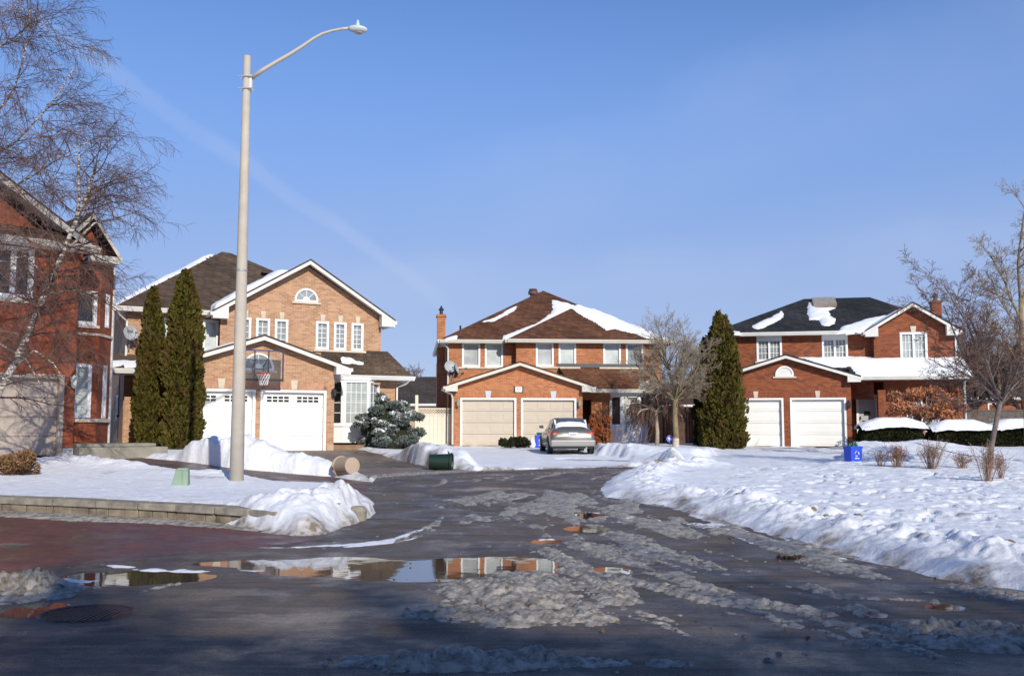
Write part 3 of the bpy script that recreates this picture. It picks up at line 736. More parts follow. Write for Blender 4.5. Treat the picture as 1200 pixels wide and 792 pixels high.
# ============ house 1: peach brick, rotated on its lot, basketball hoop over the garage
h1 = House('brick_house', 390.8, 37.5, 28, .7, 'peach brick two-storey house with white garage doors and basketball hoop')
E1 = h1.e
def r1(*a): return h1.rect(*a)
w = MB()
gz = 2.16; LD = (-5.35, -3.06); RD = (-2.70, -.40)
panel(w, -5.8, 0, 0, 3.02, 0, [(LD[0]-.09, LD[1]+.09, 0, gz+.09), (RD[0]-.09, RD[1]+.09, 0, gz+.09)])
w.prism([(-5.8, 3.02), (0, 3.02), (0, 3.20), (-2.72, 4.1), (-5.8, 3.12)], 0, .25)
w.box(-5.8, -5.55, .25, 3.4, 0, 3.05); w.box(-.25, 0, .25, 2.2, 0, 3.05)
# upper gable wing
up = []
for (x0, y0, x1, y1) in [(281, 371.5, 294, 395.5), (300.3, 371.4, 316, 396.6), (322.3, 373.2, 337.3, 400), (370.3, 376.6, 385, 409.2), (391.5, 377.9, 405.6, 410.6), (412, 379.2, 425.5, 411.6)]:
    up.append(r1(x0, y0, x1, y1, 1.5))
zc = (up[3][2]+up[4][2]+up[5][2])/3; zt = sum(x[3] for x in up)/6
up = [(u0, u1, (zc if i > 2 else zc), zt) for i, (u0, u1, z0, z1) in enumerate(up)]
panel(w, -4.0, 2.4, 2.6, 5.05, 1.5, up)
w.prism([(-4.0, 5.05), (2.4, 5.05), (2.4, 5.35), (-.7, 7.22), (-4.0, 5.25)], 1.5, 1.75)
w.box(2.15, 2.4, 1.75, 10.0, 0, 5.1)
# recessed left part and side wall
ul = [r1(187.9, 363, 195, 398, 2.2), r1(201.5, 364, 213, 399, 2.2), r1(237.6, 367, 242, 400, 2.2)]
zz0, zz1 = 3.75, 4.95
ul = [(u[0], u[0]+.62, zz0, zz1) for u in ul]
panel(w, -7.2, -4.0, 0, 5.2, 2.2, ul)
w.box(-7.2, -6.95, 2.45, 11.0, 0, 5.2); w.box(-6.9, 2.1, 10.7, 10.95, 0, 5.2)
# lower right wing with the bay
panel(w, 0.0, 3.2, 0, 2.95, 1.9, [(.15, 2.42, .42, 2.85)])
w.box(2.95, 3.2, 2.15, 9.5, 0, 2.95)
w.build('wall', B1, E1)
MB().box(-.25, -.0, -.012, .05, 0, .22).build('plinth', mat('plinth_tan', (.5, .36, .24), .85, var=.1), E1); MB().box(-7.21, -7.0, 2.3, 10, -.2, .25).build('plinth', mat('plinth_purple', (.12, .06, .065), .85, var=.1), E1)
garage_door(E1, *LD, gz, 0, DOORW, True); garage_door(E1, *RD, gz, 0, DOORW, True)
band(E1, -5.5, -.2, gz+.10, gz+.40, 0, B1s)
for d in (LD, RD): keystone(E1, (d[0]+d[1])/2, gz+.10, gz+.46, 0, STONE)
for i, u in enumerate(up):
    window(E1, *u, 1.5, GL_GREY, 1, (2, 4 if i < 3 else 5), fw=.09, sill=False)
    keystone(E1, (u[0]+u[1])/2, u[3]+.0, u[3]+.27, 1.5, STONE, .09)
MB().box(up[0][0]-.1, up[2][1]+.1, 1.42, 1.5, zc-.09, zc-.003).box(up[3][0]-.1, up[5][1]+.1, 1.42, 1.5, zc-.09, zc-.003).build('sill', STONE, E1)
for u in ul: window(E1, *u, 2.2, GL_PALE, 1, None, fw=.1)
lunette(E1, -.72, 5.84, .40, 1.5)
lunette(E1, (RD[0]+LD[1])/2-.02+.0, 3.02, .50, 0, sill=True)
# roofs
rf = gable(E1, -6.15, 3.13, -2.78, 4.25, .52, 3.17, -.35, 1.52, R1)
gable(E1, -4.35, 5.22, -.7, 7.42, 2.85, 5.22, 1.1, 7.2, R1)
EV = 5.25
pk = h1.uz(260, 295, 6.4); pr = h1.uz(262, 294, 6.4)
A_ = (-7.65, 1.8, EV); Bq = (3.0, 1.8, EV); Cq = (3.0, 11.4, EV); Dq = (-7.65, 11.4, EV); K = (pk[0], 6.4, pk[1]); K2 = (pk[0]+.45, 6.6, pk[1])
mr = MB().slab([A_, Bq, K2, K], .08).slab([A_, K, Dq][::-1], .08).slab([Bq, Cq, K2], .08).slab([Cq, Dq, K, K2], .08).build('roof', R1, E1)
gutter(E1, [(-7.65, 11.4, EV), (-7.65, 1.8, EV), (-4.3, 1.8, EV)])
MB().box(-7.6, -4.1, 1.85, 2.2, EV-.14, EV-.09).box(-7.6, -7.2, 2.2, 11.3, EV-.142, EV-.092).build('soffit', WHITE, E1)
lt = MB().slab([(-7.85, .75, 2.93), (-5.5, .75, 2.93), (-5.5, 2.25, 3.55), (-7.85, 2.25, 3.55)], .07).slab([(-7.85, .75, 2.93), (-7.85, 2.25, 3.55), (-7.85+.4, 2.3, 3.55), (-7.4, .8, 3.0)], .07).build('roof', R1, E1)
gutter(E1, [(-7.85, 2.2, 2.95), (-7.85, .75, 2.93), (-6.3, .75, 2.93)])
MB().box(-7.8, -6, .8, 2.2, 2.76, 2.82).build('soffit', CREAM, E1)
rr_ = MB().slab([(.0, 1.35, 2.95), (3.75, 1.35, 2.95), (2.5, 2.4, 4.28-.3), (2.35, 1.55, 3.95), (.0, 1.55, 3.95)][:2]+[(2.7, 2.4, 3.95), (-.1, 2.4, 3.95)], .07).slab([(3.75, 1.35, 2.95), (3.75, 9.8, 2.95), (2.7, 9.8, 3.95), (2.7, 2.4, 3.95)], .07)
rr_.v = [(p[0], p[1]-0 if p[2] < 3.2 else p[1]-.9, p[2]) for p in rr_.v]
rr_ = rr_.build('roof', R1, E1)
gutter(E1, [(.4, 1.35, 2.95), (3.75, 1.35, 2.95), (3.75, 9.8, 2.95)])
MB().box(0.1, 3.7, 1.4, 1.9, 2.78, 2.83).build('soffit', WHITE, E1)
downspout(E1, [(3.6, 1.3, 2.8), (3.5, 1.5, 2.65), (3.24, 1.8, 2.5), (3.24, 1.84, .1)])
downspout(E1, [(-7.6, 1.7, 5.1), (-7.5, 1.9, 4.95), (-7.22, 2.1, 4.75), (-7.22, 2.12, 3.3)])
downspout(E1, [(2.8, 1.1, 5.05), (2.7, 1.3, 4.95), (2.45, 1.5, 4.85)])
downspout(E1, [(-6.2, -.2, 2.95), (-6.1, -.05, 2.85), (-5.86, .1, 2.7), (-5.86, .12, .1)], CREAM)
# snow on the roofs
snowpatch(h1, None, *plane3(A_, K, Dq), mr, .30, .10, 1, .1, local=[Vector((-7.6, 2.2, 5.3)), Vector((K[0]-.3, 6.2, K[2]-.25)), Vector((K[0]-.3, 6.5, K[2]-.2)), Vector((-7.6, 10, 5.3))])
g0 = (-4.35, 1.1, 5.22); g1 = (-.7, 1.1, 7.42); g2 = (-4.35, 7.2, 5.22)
snowpatch(h1, [(245, 361), (251, 352), (300, 327), (352, 306.5), (330, 320), (300, 338), (262, 358)], *plane3(g0, g1, g2), mr, .34, .08, 2, .05, local=[Vector((-4.3, 1.15, 5.25)), Vector((-1.6, 1.15, 6.88)), Vector((-1.4, 1.6, 7.0)), Vector((-2.0, 4.3, 6.6)), Vector((-4.3, 4.3, 5.25))])
snowpatch(h1, None, *plane3((-6.15, -.35, 3.13), (-2.78, -.35, 4.25), (-6.15, 1.5, 3.13)), rf, .10, .07, 3, .06, local=[Vector((-6.1, -.3, 3.14)), Vector((-3.6, -.3, 3.98)), Vector((-3.6, 1.5, 3.98)), Vector((-6.1, 1.5, 3.14))])
snowpatch(h1, None, *plane3((-7.85, .75, 2.93), (-5.5, .75, 2.93), (-5.5, 2.25, 3.55)), lt, .08, .07, 4, .06, local=[Vector((-7.8, .8, 2.95)), Vector((-5.6, .8, 2.95)), Vector((-5.6, 1.7, 3.3)), Vector((-7.8, 1.5, 3.24))])
snowpatch(h1, None, *plane3((0, 1.35, 2.95), (3, 1.35, 2.95), (0, 1.5, 3.95)), rr_, .06, .05, 5, .05, local=[Vector((.75, 1.42, 3.42)), Vector((1.6, 1.42, 3.42)), Vector((1.2, 1.45, 3.6)), Vector((.75, 1.45, 3.6))])
# bay window on the right
bw = MB(); bz0, bz1 = .95, 2.75
def bayface(par, p0, p1, z0, z1, gl, nx, nz):
    p0 = Vector((*p0, 0)); p1 = Vector((*p1, 0)); L = (p1-p0).length; a = math.atan2(p1.y-p0.y, p1.x-p0.x)
    o = window(par, 0, L, z0, z1, 0, gl, 1, (nx, nz) if nx else None, fw=.1, sill=False, inset=.05); o.location = p0; o.rotation_euler = (0, 0, a); return o
bp_ = [(.12, 1.75), (.80, 1.30), (1.85, 1.30), (2.45, 1.75)]
for i, (nx, g) in enumerate([(2, GL_DARK), (4, GL_BLIND), (2, GL_GREY)]): bayface(E1, bp_[i], bp_[i+1], bz0, bz1, g, nx, 4)
MB().prism([(p[0], p[1]) for p in bp_]+[(2.45, 1.95), (.12, 1.95)], .28, bz0-.003, 'z').build('bay_panel', VINYL, E1)
MB().prism([(p[0]+(-.05, -.03, .03, .05)[i], p[1]-.05) for i, p in enumerate(bp_)]+[(2.5, 1.95), (.07, 1.95)], bz1+.003, 2.86, 'z').build('bay_trim', VINYL, E1); MB().prism([(p[0]+(-.04, -.02, .02, .04)[i], p[1]-.04) for i, p in enumerate(bp_)]+[(2.49, 1.96), (.08, 1.96)], bz0-.03, bz0+.02, 'z').build('bay_sill', VINYL, E1)
MB().box(.05, 3.0, .75, 1.88, -.15, .2).box(.05, 4.6, .45, .74, -.2, .17).build('stone_step', mat('step_brown', (.26, .16, .10), .85, var=.2, bump=.3), E1)
sconce(E1, -.06, 2.22, 0); text('house_number', '81', .17, (-.34, -.012, 2.34), (pi/2, 0, 0), mat('number_bronze', (.08, .04, .03), .5), E1, .008)
dish(E1, -7.12, 4.28, 1.75, .28, .35, 'Bell')
# side window, meter and dark vent on the left wall
for (yy, z0, z1, wd) in [(4.0, 1.2, 2.1, .5), (8.6, 1.3, 2.9, 1.0)]:
    o = window(E1, 0, wd, z0, z1, 0, GL_PALE if wd < 1 else GL_DARK, 1, None, fw=.1, inset=.03); o.location = (-7.205, yy+wd, 0); o.rotation_euler = (0, 0, -pi/2)
MB().tube([(-7.23, 3.6, 2.9), (-7.23, 3.6, .5), (-7.23, 5.5, .45)], .015, 5).box(-7.28, -7.2, 3.95-.3, 4.08-.3, 1.1, 1.35).build('cable', BLACK, E1)
MB().box(-1.9+.2, -1.2, 4.6, 4.9, 7.3, 7.35).build('roof_vent', BLACK, mr)
# basketball hoop
hu, hz = h1.uz(306.5, 427.5, -.6)
bb = MB().box(hu-.78, hu+.78, -.62, -.60, hz-.50, hz+.52).build('basketball_hoop', mat('clear_acrylic', (.5, .5, .5), .1), E1)
mm = bb.data.materials[0]; mm.node_tree.nodes['Principled BSDF'].inputs['Transmission Weight'].default_value = .97; mm.node_tree.nodes['Principled BSDF'].inputs['Base Color'].default_value = (.92, .94, .95, 1); mm.node_tree.nodes['Principled BSDF'].inputs['IOR'].default_value = 1.05
BLUEF = mat('blue_plastic_trim', (.01, .02, .13), .5)
MB().box(hu-.80, hu-.755, -.64, -.59, hz-.3, hz+.54).box(hu+.755, hu+.80, -.64, -.59, hz-.3, hz+.54).box(hu-.755, hu+.755, -.64, -.59, hz+.50, hz+.54).build('blue_edge', BLUEF, bb)
MB().box(hu-.80, hu+.80, -.65, -.585, hz-.58, hz-.50).box(hu-.80, hu-.76, -.65, -.585, hz-.5, hz-.31).box(hu+.76, hu+.80, -.65, -.585, hz-.5, hz-.31).box(hu-.27, hu-.23, -.635, -.59, hz-.5, hz+.5).box(hu+.23, hu+.27, -.635, -.59, hz-.5, hz+.5).box(hu-.23, hu+.23, -.633, -.59, hz-.18, hz-.14).tube([(hu-.2, -.6, hz+.2), (hu-.2, 0, hz-.1)], .025, 5).tube([(hu+.2, -.6, hz+.2), (hu+.2, 0, hz-.1)], .025, 5).tube([(hu-.2, -.6, hz-.4), (hu-.2, 0, hz-.1)], .025, 5).tube([(hu+.2, -.6, hz-.4), (hu+.2, 0, hz-.1)], .025, 5).build('mount', BLACK, bb)
ring = [(hu+.23*cos(t), -.95+.23*sin(t), hz-.33) for t in [2*pi*i/20 for i in range(21)]]
MB().tube(ring, .018, 6).box(hu-.1, hu+.1, -.73, -.6, hz-.36, hz-.31).build('rim', mat('rim_red', (.55, .05, .05), .4), bb)
nt_ = MB()
for i in range(12):
    for s in (1, -1):
        p = [(hu+(.23-.1*k/4)*cos(2*pi*(i+s*k*.5)/12), -.95+(.23-.1*k/4)*sin(2*pi*(i+s*k*.5)/12), hz-.34-.1*k) for k in range(5)]; nt_.tube(p, .009, 3)
nt_.build('net', mat('net_white', (.75, .74, .72), .8), bb)

# ============ house 2: orange brick, beige doors, hipped brown roof
h2 = House('brick_house', 531.8, 46, 6, .74, 'orange brick two-storey house with beige garage doors and brown hipped roof')
E2 = h2.e; r2 = h2.rect
w = MB(); gz = 2.13; LD = (.38, 2.82); RD = (3.22, 5.66)
panel(w, 0, 6.05, 0, 2.75, 0, [(LD[0]-.09, LD[1]+.09, 0, gz+.09), (RD[0]-.09, RD[1]+.09, 0, gz+.09)])
w.prism([(0, 2.75), (6.05, 2.75), (6.05, 2.86), (3.06, 3.75), (0, 2.86)], 0, .25)
w.box(0, .25, .25, 2.2, 0, 2.78); w.box(5.8, 6.05, .25, 3.2, 0, 2.78)
VA, VB = 2.4, 1.8                       # upper wall left of the step, and right of it
us = h2.uz(605, 420, VB)[0]; ur = h2.uz(775.5, 430, VB)[0]; u0 = h2.uz(525.8, 430, VA)[0]
wl = [r2(541.5, 402.4, 562.7, 430, VA), r2(568.2, 402.4, 589.4, 430, VA)]
wr = [r2(627.9, 402.4, 648.8, 430, VB), r2(654.5, 402.4, 675.1, 430, VB), r2(706.8, 402.4, 727.6, 431.2, VB), r2(733.3, 402.4, 754, 431.2, VB)]
def lvl(ws, z0, z1): return [(a[0], a[1], z0, z1) for a in ws]
wl = lvl(wl, wl[0][2], 5.0); wr = lvl(wr, wl[0][2], 5.0)
panel(w, u0, us, 2.2, 5.08, VA, wl); panel(w, us, ur, 2.2, 5.08, VB, wr)
w.box(us, us+.2, VB+.01, VA+.2, 2.2, 5.06); w.box(u0, u0+.25, VA+.02, 11, 0, 5.08); w.box(ur-.25, ur, VB+.02, 11, 0, 5.08); w.box(u0+.3, ur-.3, 10.75, 11, 0, 5.08)
# ground floor right: door recess, pier, bay
pu0 = h2.uz(693, 480, 1.9)[0]; pu1 = h2.uz(712, 480, 1.9)[0]; wu1 = h2.uz(762, 480, 1.9)[0]
w.box(pu0, pu1+.05, 1.9, 2.2, 0, 2.7); w.box(pu1, pu1+.25, 2.2, 3.0, 0, 2.7); w.box(6.05, pu1, 3.2, 3.4, 0, 2.7); w.box(wu1-.12, ur-.26, 1.9, 2.15, 0, 2.7)
panel(w, pu1+.05, wu1-.12, 2.5, 2.7, 1.9)
w.build('wall', B2, E2)
# gables, roofs
garage_door(E2, *LD, gz, 0, DOORB); garage_door(E2, *RD, gz, 0, DOORB)
band(E2, .25, 5.8, gz+.10, gz+.33, 0, B2s)
for x in (608-36.5, 608+40): keystone(E2, h2.uz(x+.5, 463, 0)[0], gz+.10, gz+.42, 0, BLUEST, .125)
band(E2, h2.uz(604, 430, 0)[0], h2.uz(612, 430, 0)[0], 3.05, 3.45, 0, B2s)
pl = MB().box(2.86, 3.18, -.05, .0, 2.50, 2.74).build('number_plaque', mat('plaque_white', (.75, .73, .68), .5), E2)
text('house_number', '53', .2, (3.02, -.056, 2.62), (pi/2, 0, 0), mat('number_grey', (.22, .22, .2), .6), pl, .003)
MB().box(2.80, 2.858, -.052, 0, 2.48, 2.76).box(3.182, 3.24, -.052, 0, 2.48, 2.76).build('plaque_edge', BLACK, pl)
for w_ in wl: window(E2, *w_, VA, GL_PALE, fw=.09, sill=False)
for i, w_ in enumerate(wr): window(E2, *w_, VB, GL_PALE if i < 3 else GL_GREY, fw=.09, sill=False)
sl_ = MB()
for ws, v in ((wl, VA), (wr[:2], VB), (wr[2:], VB)): sl_.box(ws[0][0]-.2, ws[1][1]+.2, v-.06, v+.02, ws[0][2]-.09, ws[0][2]-.004)
sl_.build('sill', STONE, E2)
gable(E2, -.42, 2.80, 3.05, 3.92, 6.55, 2.80, -.35, 2.5, R2, fd=.19, fm=CREAM, retL=True)
EV = 5.12; A_ = (-.62, 2.0, EV); Bq = (10.85, 1.4, EV); Cq = (10.85, 11.5, EV); Dq = (-.62, 11.5, EV)
pk = h2.uz(636.4, 340.6, 6.6); K = Vector((pk[0], 6.6, pk[1]))
mr = MB().slab([A_, (10.85, 2.0, EV), K], .08).slab([A_, K, Dq][::-1], .08).slab([(10.85, 2.0, EV), Cq, K], .08).slab([Cq, Dq, K], .08).build('roof', R2, E2)
us2 = h2.uz(594.5, 399.4, 1.4)[0]
q = h2.uz(668.8, 361.5, 4.3); KB = Vector((q[0], 4.3, q[1]))
fp = plane3(A_, (10.85, 2.0, EV), K)
v_back = fp[0].y+(q[1]-EV)/(K.z-EV)*(K.y-2.0)
br = MB().slab([(us2, 1.4, EV), (10.86, 1.4, EV), KB], .08).slab([(us2, 1.4, EV), KB, (KB.x, v_back+.1, KB.z), (us2, 2.3, EV-.1)], .08).slab([(10.86, 1.4, EV), (10.86, 2.3, EV-.1), (KB.x, v_back+.1, KB.z), KB], .08).build('roof', R2, E2)
gutter(E2, [(-.62, 11.5, EV), (-.62, 2.0, EV), (us2, 2.0, EV), (us2, 1.4, EV), (10.86, 1.4, EV), (10.86, 11.5, EV)], CREAM)
MB().box(-.58, us2, 2.05, VA, EV-.15, EV-.10).box(us2, 10.8, 1.45, VB, EV-.152, EV-.102).box(-.58, u0, VA, 11.4, EV-.15, EV-.1).box(ur, 10.8, VB, 11.4, EV-.15, EV-.1).build('soffit', CREAM, E2)
z = lambda pts: [(490+x/3.3, 320+y/3.3) for x, y in pts]
snowpatch(h2, z([(520, 104), (545, 108), (605, 126), (592, 140), (540, 165), (470, 200), (400, 240), (352, 263), (330, 258), (332, 240), (400, 218), (470, 188), (508, 160), (524, 140)]), fp[0]+Vector((0, 0, .03)), fp[1], mr, .13, .07, 11, .05)
bpn = plane3((us2, 1.4, EV), (10.86, 1.4, EV), KB)
snowpatch(h2, z([(592, 134), (612, 126), (700, 152), (860, 214), (985, 262), (880, 248), (840, 232), (760, 214), (728, 218), (690, 190), (640, 165)]), bpn[0]+Vector((0, 0, .03)), bpn[1], br, .13, .07, 12, .05)
snowpatch(h2, z([(603, 128), (618, 122), (700, 146), (860, 210), (985, 262), (940, 256), (700, 165)]), fp[0]+Vector((0, 0, .03)), fp[1], mr, .13, .07, 12, .05)
snowpatch(h2, z([(253, 186), (300, 172), (350, 142), (378, 129), (372, 140), (330, 165), (290, 184)]), fp[0]+Vector((0, 0, .03)), fp[1], mr, .09, .06, 13, .04)
snowpatch(h2, z([(106, 258), (112, 248), (148, 240), (145, 255), (130, 259)]), fp[0]+Vector((0, 0, .03)), fp[1], mr, .12, .05, 14, .03)
vx, vz = h2.uz(624.7, 345, 7.3)
MB().lathe([(.17, -1.), (.17, .0), (.27, .0), (.27, .16), (.2, .22), (.24, .24), (.2, .3), (.02, .31)], 16, (vx, 7.3, vz)).build('roof_vent', mat('vent_brown', (.12, .06, .045), .5), mr)
vx, vz = h2.uz(539.5, 385, 4.3); MB().lathe([(.05, -.6), (.05, .15)], 8, (vx, 4.3, vz)).build('vent_pipe', BLACK, mr)
# porch roof
pe = h2.uz(690, 455.8, 1.15)[1]; px1 = h2.uz(768, 456, 1.15)[0]
pr_ = MB().slab([(5.9, 1.15, pe), (px1, 1.15, pe), (px1-.4, 1.82, pe+1.12), (5.2, 1.82, pe+1.12)], .07).slab([(5.2, -.2, 3.2), (5.9, 1.15, pe), (5.2, 1.82, pe+1.12)], .05).build('roof', R2, E2)
MB().box(5.1, px1-.45, 1.76, 1.799, pe+1.08, pe+1.27).build('flashing', mat('flashing_dark', (.06, .065, .07), .5), E2)
gutter(E2, [(6.55, 1.15, pe), (px1, 1.15, pe), (px1, 1.8, pe)], CREAM)
MB().box(6.05, px1-.04, 1.2, 1.9, pe-.15, pe-.1).build('soffit', CREAM, E2)
snowpatch(h2, None, *plane3((5.9, 1.15, pe), (px1, 1.15, pe), (px1-.4, 1.82, pe+1.12)), pr_, .08, .05, 15, .03, local=[Vector((px1-.9, 1.17, pe+.03)), Vector((px1-.1, 1.17, pe+.03)), Vector((px1-.3, 1.4, pe+.4)), Vector((px1-.7, 1.3, pe+.25))])
# front door in the recess, bay window
dr = MB().box(6.15, 7.0, 3.12, 3.18, .1, 2.2).build('door', mat('door_dark', (.045, .03, .025), .5), E2)
MB().box(6.07, 6.15, 3.08, 3.2, .1, 2.3).box(7.0, 7.08, 3.08, 3.2, .1, 2.3).build('frame', CREAM, dr)
b0 = pu1+.1; b3 = wu1-.15; L_ = b3-b0
bp_ = [(b0, 1.86), (b0+L_*.28, 1.45), (b0+L_*.74, 1.45), (b3, 1.86)]
bz0, bz1 = h2.uz(730, 499.5, 1.45)[1], 2.42
bayface(E2, bp_[0], bp_[1], bz0, bz1, GL_DARK, 0, 0)
mid = ((bp_[1][0]+bp_[2][0])/2, 1.45)
bayface(E2, bp_[1], bp_[2], bz0, bz1, glass('glass_with_curtains', (.20, .19, .16)), 0, 0); bayface(E2, bp_[2], bp_[3], bz0, bz1, GL_DARK, 0, 0)
cv = mat('curtain_white', (.5, .49, .44), .9)
cm = MB(); uu = bp_[1][0]
for a, b in ((.12, .42), (.75, .90), (1.3, 1.5)): cm.box(uu+a, uu+b, 1.470, 1.478, bz0+.1, bz1-.1)
cm.build('curtain', cv, E2)
MB().prism(list(bp_)+[(b3, 2.1), (b0, 2.1)], .25, bz0-.003, 'z').build('bay_panel', VINYL, E2)
MB().prism([(p[0], p[1]-.05) for p in bp_]+[(b3, 2.1), (b0, 2.1)], bz1+.003, bz1+.16, 'z').build('bay_trim', VINYL, E2); MB().prism([(p[0], p[1]-.04) for p in bp_]+[(b3, 2.1), (b0, 2.1)], bz0-.03, bz0+.02, 'z').build('bay_sill', VINYL, E2); MB().prism([(p[0], p[1]-.05) for p in bp_]+[(b3, 2.1), (b0, 2.1)], .1, .249, 'z').build('bay_base', VINYL, E2)
sconce(E2, .18, 2.02, 0, mat('sconce_brass', (.3, .27, .2), .5)); sconce(E2, 5.88, 2.02, 0, MATS['sconce_brass'])
downspout(E2, [(-.55, -.2, 2.6), (-.4, -.12, 2.5), (-.12, -.06, 2.4), (-.06, -.06, 2.2), (-.06, -.06, .05)])
downspout(E2, [(-.55, 2.1, 4.95), (-.4, 2.2, 4.9), (u0-.03, 2.3, 4.7), (u0-.03, 2.3, 2.8)])
# chimney on the left side
cu0, cz = h2.uz(512.6, 371, 5.0); cu1 = h2.uz(522, 371, 5.0)[0]
ch = MB().box(cu0, cu1, 5.0, 5.7, 0, cz).box(cu0-.05, cu1+.05, 4.95, 5.75, cz, cz+.12).build('chimney', B2, E2)
MB().lathe([(.09, .12), (.09, .38), (.15, .38), (.15, .42), (.08, .48), (.02, .62)], 10, ((cu0+cu1)/2, 5.35, cz)).build('chimney_cap', BLACK, ch)
MB().box(u0-.5, u0-.002, 4.9, 6.2, 0, 4.2).build('chimney_breast', B2, E2)
dx, dz = h2.uz(527.5, 429.5, 2.1); dish(E2, dx, dz, 2.1, .29, .25)
dx, dz = h2.uz(535.5, 431.5, 2.1); dish(E2, dx, dz, 2.1, .27, 1.25)

# ============ house 3: red brick, white doors, black roof, sheltered porch
h3 = House('brick_house', 863.7, 46, -12, .72, 'red brick two-storey house with white garage doors and snow-patched black roof')
E3 = h3.e; r3 = h3.rect
w = MB(); gz = 2.13; RD = (2.50, 4.78); LD = (-.25, 2.03)
panel(w, -.7, 5.1, 0, 3.1, 0, [(LD[0]-.09, LD[1]+.09, 0, gz+.09), (RD[0]-.09, RD[1]+.09, 0, gz+.09)])
w.prism([(-.7, 3.1), (5.1, 3.1), (5.1, 3.22), (2.25, 4.08), (-.7, 3.2)], 0, .25)
w.box(-.7, -.45, .25, 2.6, 0, 3.15); w.box(4.85, 5.1, .25, 2.6, 0, 3.15)
VM = 2.4; VG = 1.9
wm = [r3(886.3, 394, 916.7, 421.5, VM), r3(962.8, 391.7, 993.9, 420, VM)]
wm = [(a[0], a[1], 4.08, 5.30) for a in wm]
gl_, gr_ = h3.uz(1024.3, 410, VG)[0], h3.uz(1119, 410, VG)[0]
panel(w, -.7, gl_, 2.2, 5.42, VM, wm)
wg = r3(1054.2, 389.4, 1087.5, 421.8, VG)
panel(w, gl_, gr_, 3.0, 5.35, VG, [wg])
ga = h3.uz(1069.7, 353.5, VG-.4)
ge0 = h3.uz(1014, 386.6, VG-.4); ge1 = h3.uz(1125, 385, VG-.4)
ze = (ge0[1]+ge1[1])/2
w.prism([(gl_, 5.35), (gr_, 5.35), (gr_, ze+.1), (ga[0], ga[1]-.16), (gl_, ze+.1)], VG, VG+.25)
w.box(gl_, gl_+.2, VG+.2, VM+.1, 3.0, 5.4); w.box(gr_-.25, gr_, VG+.25, 11, 0, 5.4); w.box(-.7, -.45, VM+.1, 11, 0, 5.4); w.box(-.3, gr_-.3, 10.7, 11, 0, 5.4)
# ground floor under the porch roof
pv = 1.3; lu1 = h3.uz(1127, 500, 2.2)[0]
w.box(h3.uz(1029.5, 480, pv)[0], h3.uz(1038.5, 480, pv)[0], pv, pv+.4, 0, 2.6)
fw_ = (h3.uz(1060, 450, 2.4)[0], h3.uz(1100, 450, 2.4)[0], .75, 2.3)
panel(w, h3.uz(1037, 480, 2.4)[0], lu1, 0, 3.3, 2.4, [fw_]); w.box(5.3, h3.uz(1040, 480, 2.4)[0], 3.4, 3.6, 0, 3.0); w.box(h3.uz(1037, 480, 2.4)[0]-.02, h3.uz(1037, 480, 2.4)[0]+.2, 2.41, 3.4, 0, 3.0)
w.box(lu1-.26, lu1-.0, 1.5, 2.39, 0, 2.6)
w.build('wall', B3, E3)
garage_door(E3, *LD, gz, 0, DOORW, cols=1); garage_door(E3, *RD, gz, 0, DOORW, cols=1)
band(E3, -.5, 4.95, gz+.10, gz+.32, 0, B3s)
for d in (LD, RD): keystone(E3, (d[0]+d[1])/2, gz+.10, gz+.40, 0, STONE, .10)
lunette(E3, 2.2, 3.28, .34, 0, filled=True)
for i, a in enumerate(wm): window(E3, *a, VM, GL_GREY, 2, (3, 3), fw=.1, head=.14)
window(E3, *wg, VG, GL_BLIND, 2, (3, 3), fw=.1); keystone(E3, (wg[0]+wg[1])/2, wg[3], wg[3]+.28, VG, STONE)
window(E3, *fw_, 2.4, GL_GREY, 2, (3, 4), fw=.1)
gable(E3, -1.0, 3.22, 2.25, 4.22, 5.5, 3.2, -.35, 2.5, R3, fd=.19)
gw = gable(E3, ge0[0], ze, ga[0], ga[1], ge1[0], ze, VG-.4, 7.5, R3, fd=.2)
EV = 5.45; A_ = Vector((-1.25, 1.95, EV)); Bq = Vector((10.5, 1.95, EV))
k1 = h3.uz(942.3, 350, 6.2); k2 = h3.uz(1019, 348.5, 6.2); kz = (k1[1]+k2[1])/2
K1 = Vector((k1[0], 6.2, kz)); K2 = Vector((k2[0], 6.2, kz))
mr = MB().slab([A_, Bq, K2, K1], .08).slab([A_, K1, (-1.25, 10.6, EV)][::-1], .08).slab([Bq, (10.5, 10.6, EV), K2], .08).slab([(10.5, 10.6, EV), (-1.25, 10.6, EV), K1, K2], .08).build('roof', R3, E3)
gutter(E3, [(-1.25, 10.6, EV), (-1.25, 1.95, EV), (gl_, 1.95, EV)])
MB().box(-1.2, gl_, 2.0, VM, EV-.15, EV-.1).build('soffit', WHITE, E3)
z = lambda pts: [(780+x/2.927, 320+y/2.927) for x, y in pts]
fp = plane3(A_, Bq, K1); f0 = fp[0]+Vector((0, 0, .02))
snowpatch(h3, z([(294, 178), (330, 165), (370, 148), (396, 130), (405, 138), (395, 155), (350, 180), (318, 193), (300, 188)]), f0, fp[1], mr, .10, .07, 21, .05)
snowpatch(h3, z([(492, 100), (508, 97), (510, 118), (585, 118), (560, 128), (562, 145), (582, 155), (578, 172), (560, 181), (540, 178), (528, 160), (495, 160), (488, 130)]), f0, fp[1], mr, .14, .06, 22, .04)
snowpatch(h3, z([(585, 205), (610, 182), (650, 170), (700, 155), (765, 142), (740, 175), (690, 200), (640, 206)]), f0, fp[1], mr, .16, .08, 23, .05)
snowpatch(h3, z([(234, 210), (236, 198), (252, 200), (254, 209)]), f0, fp[1], mr, .12, .05, 24, .02)
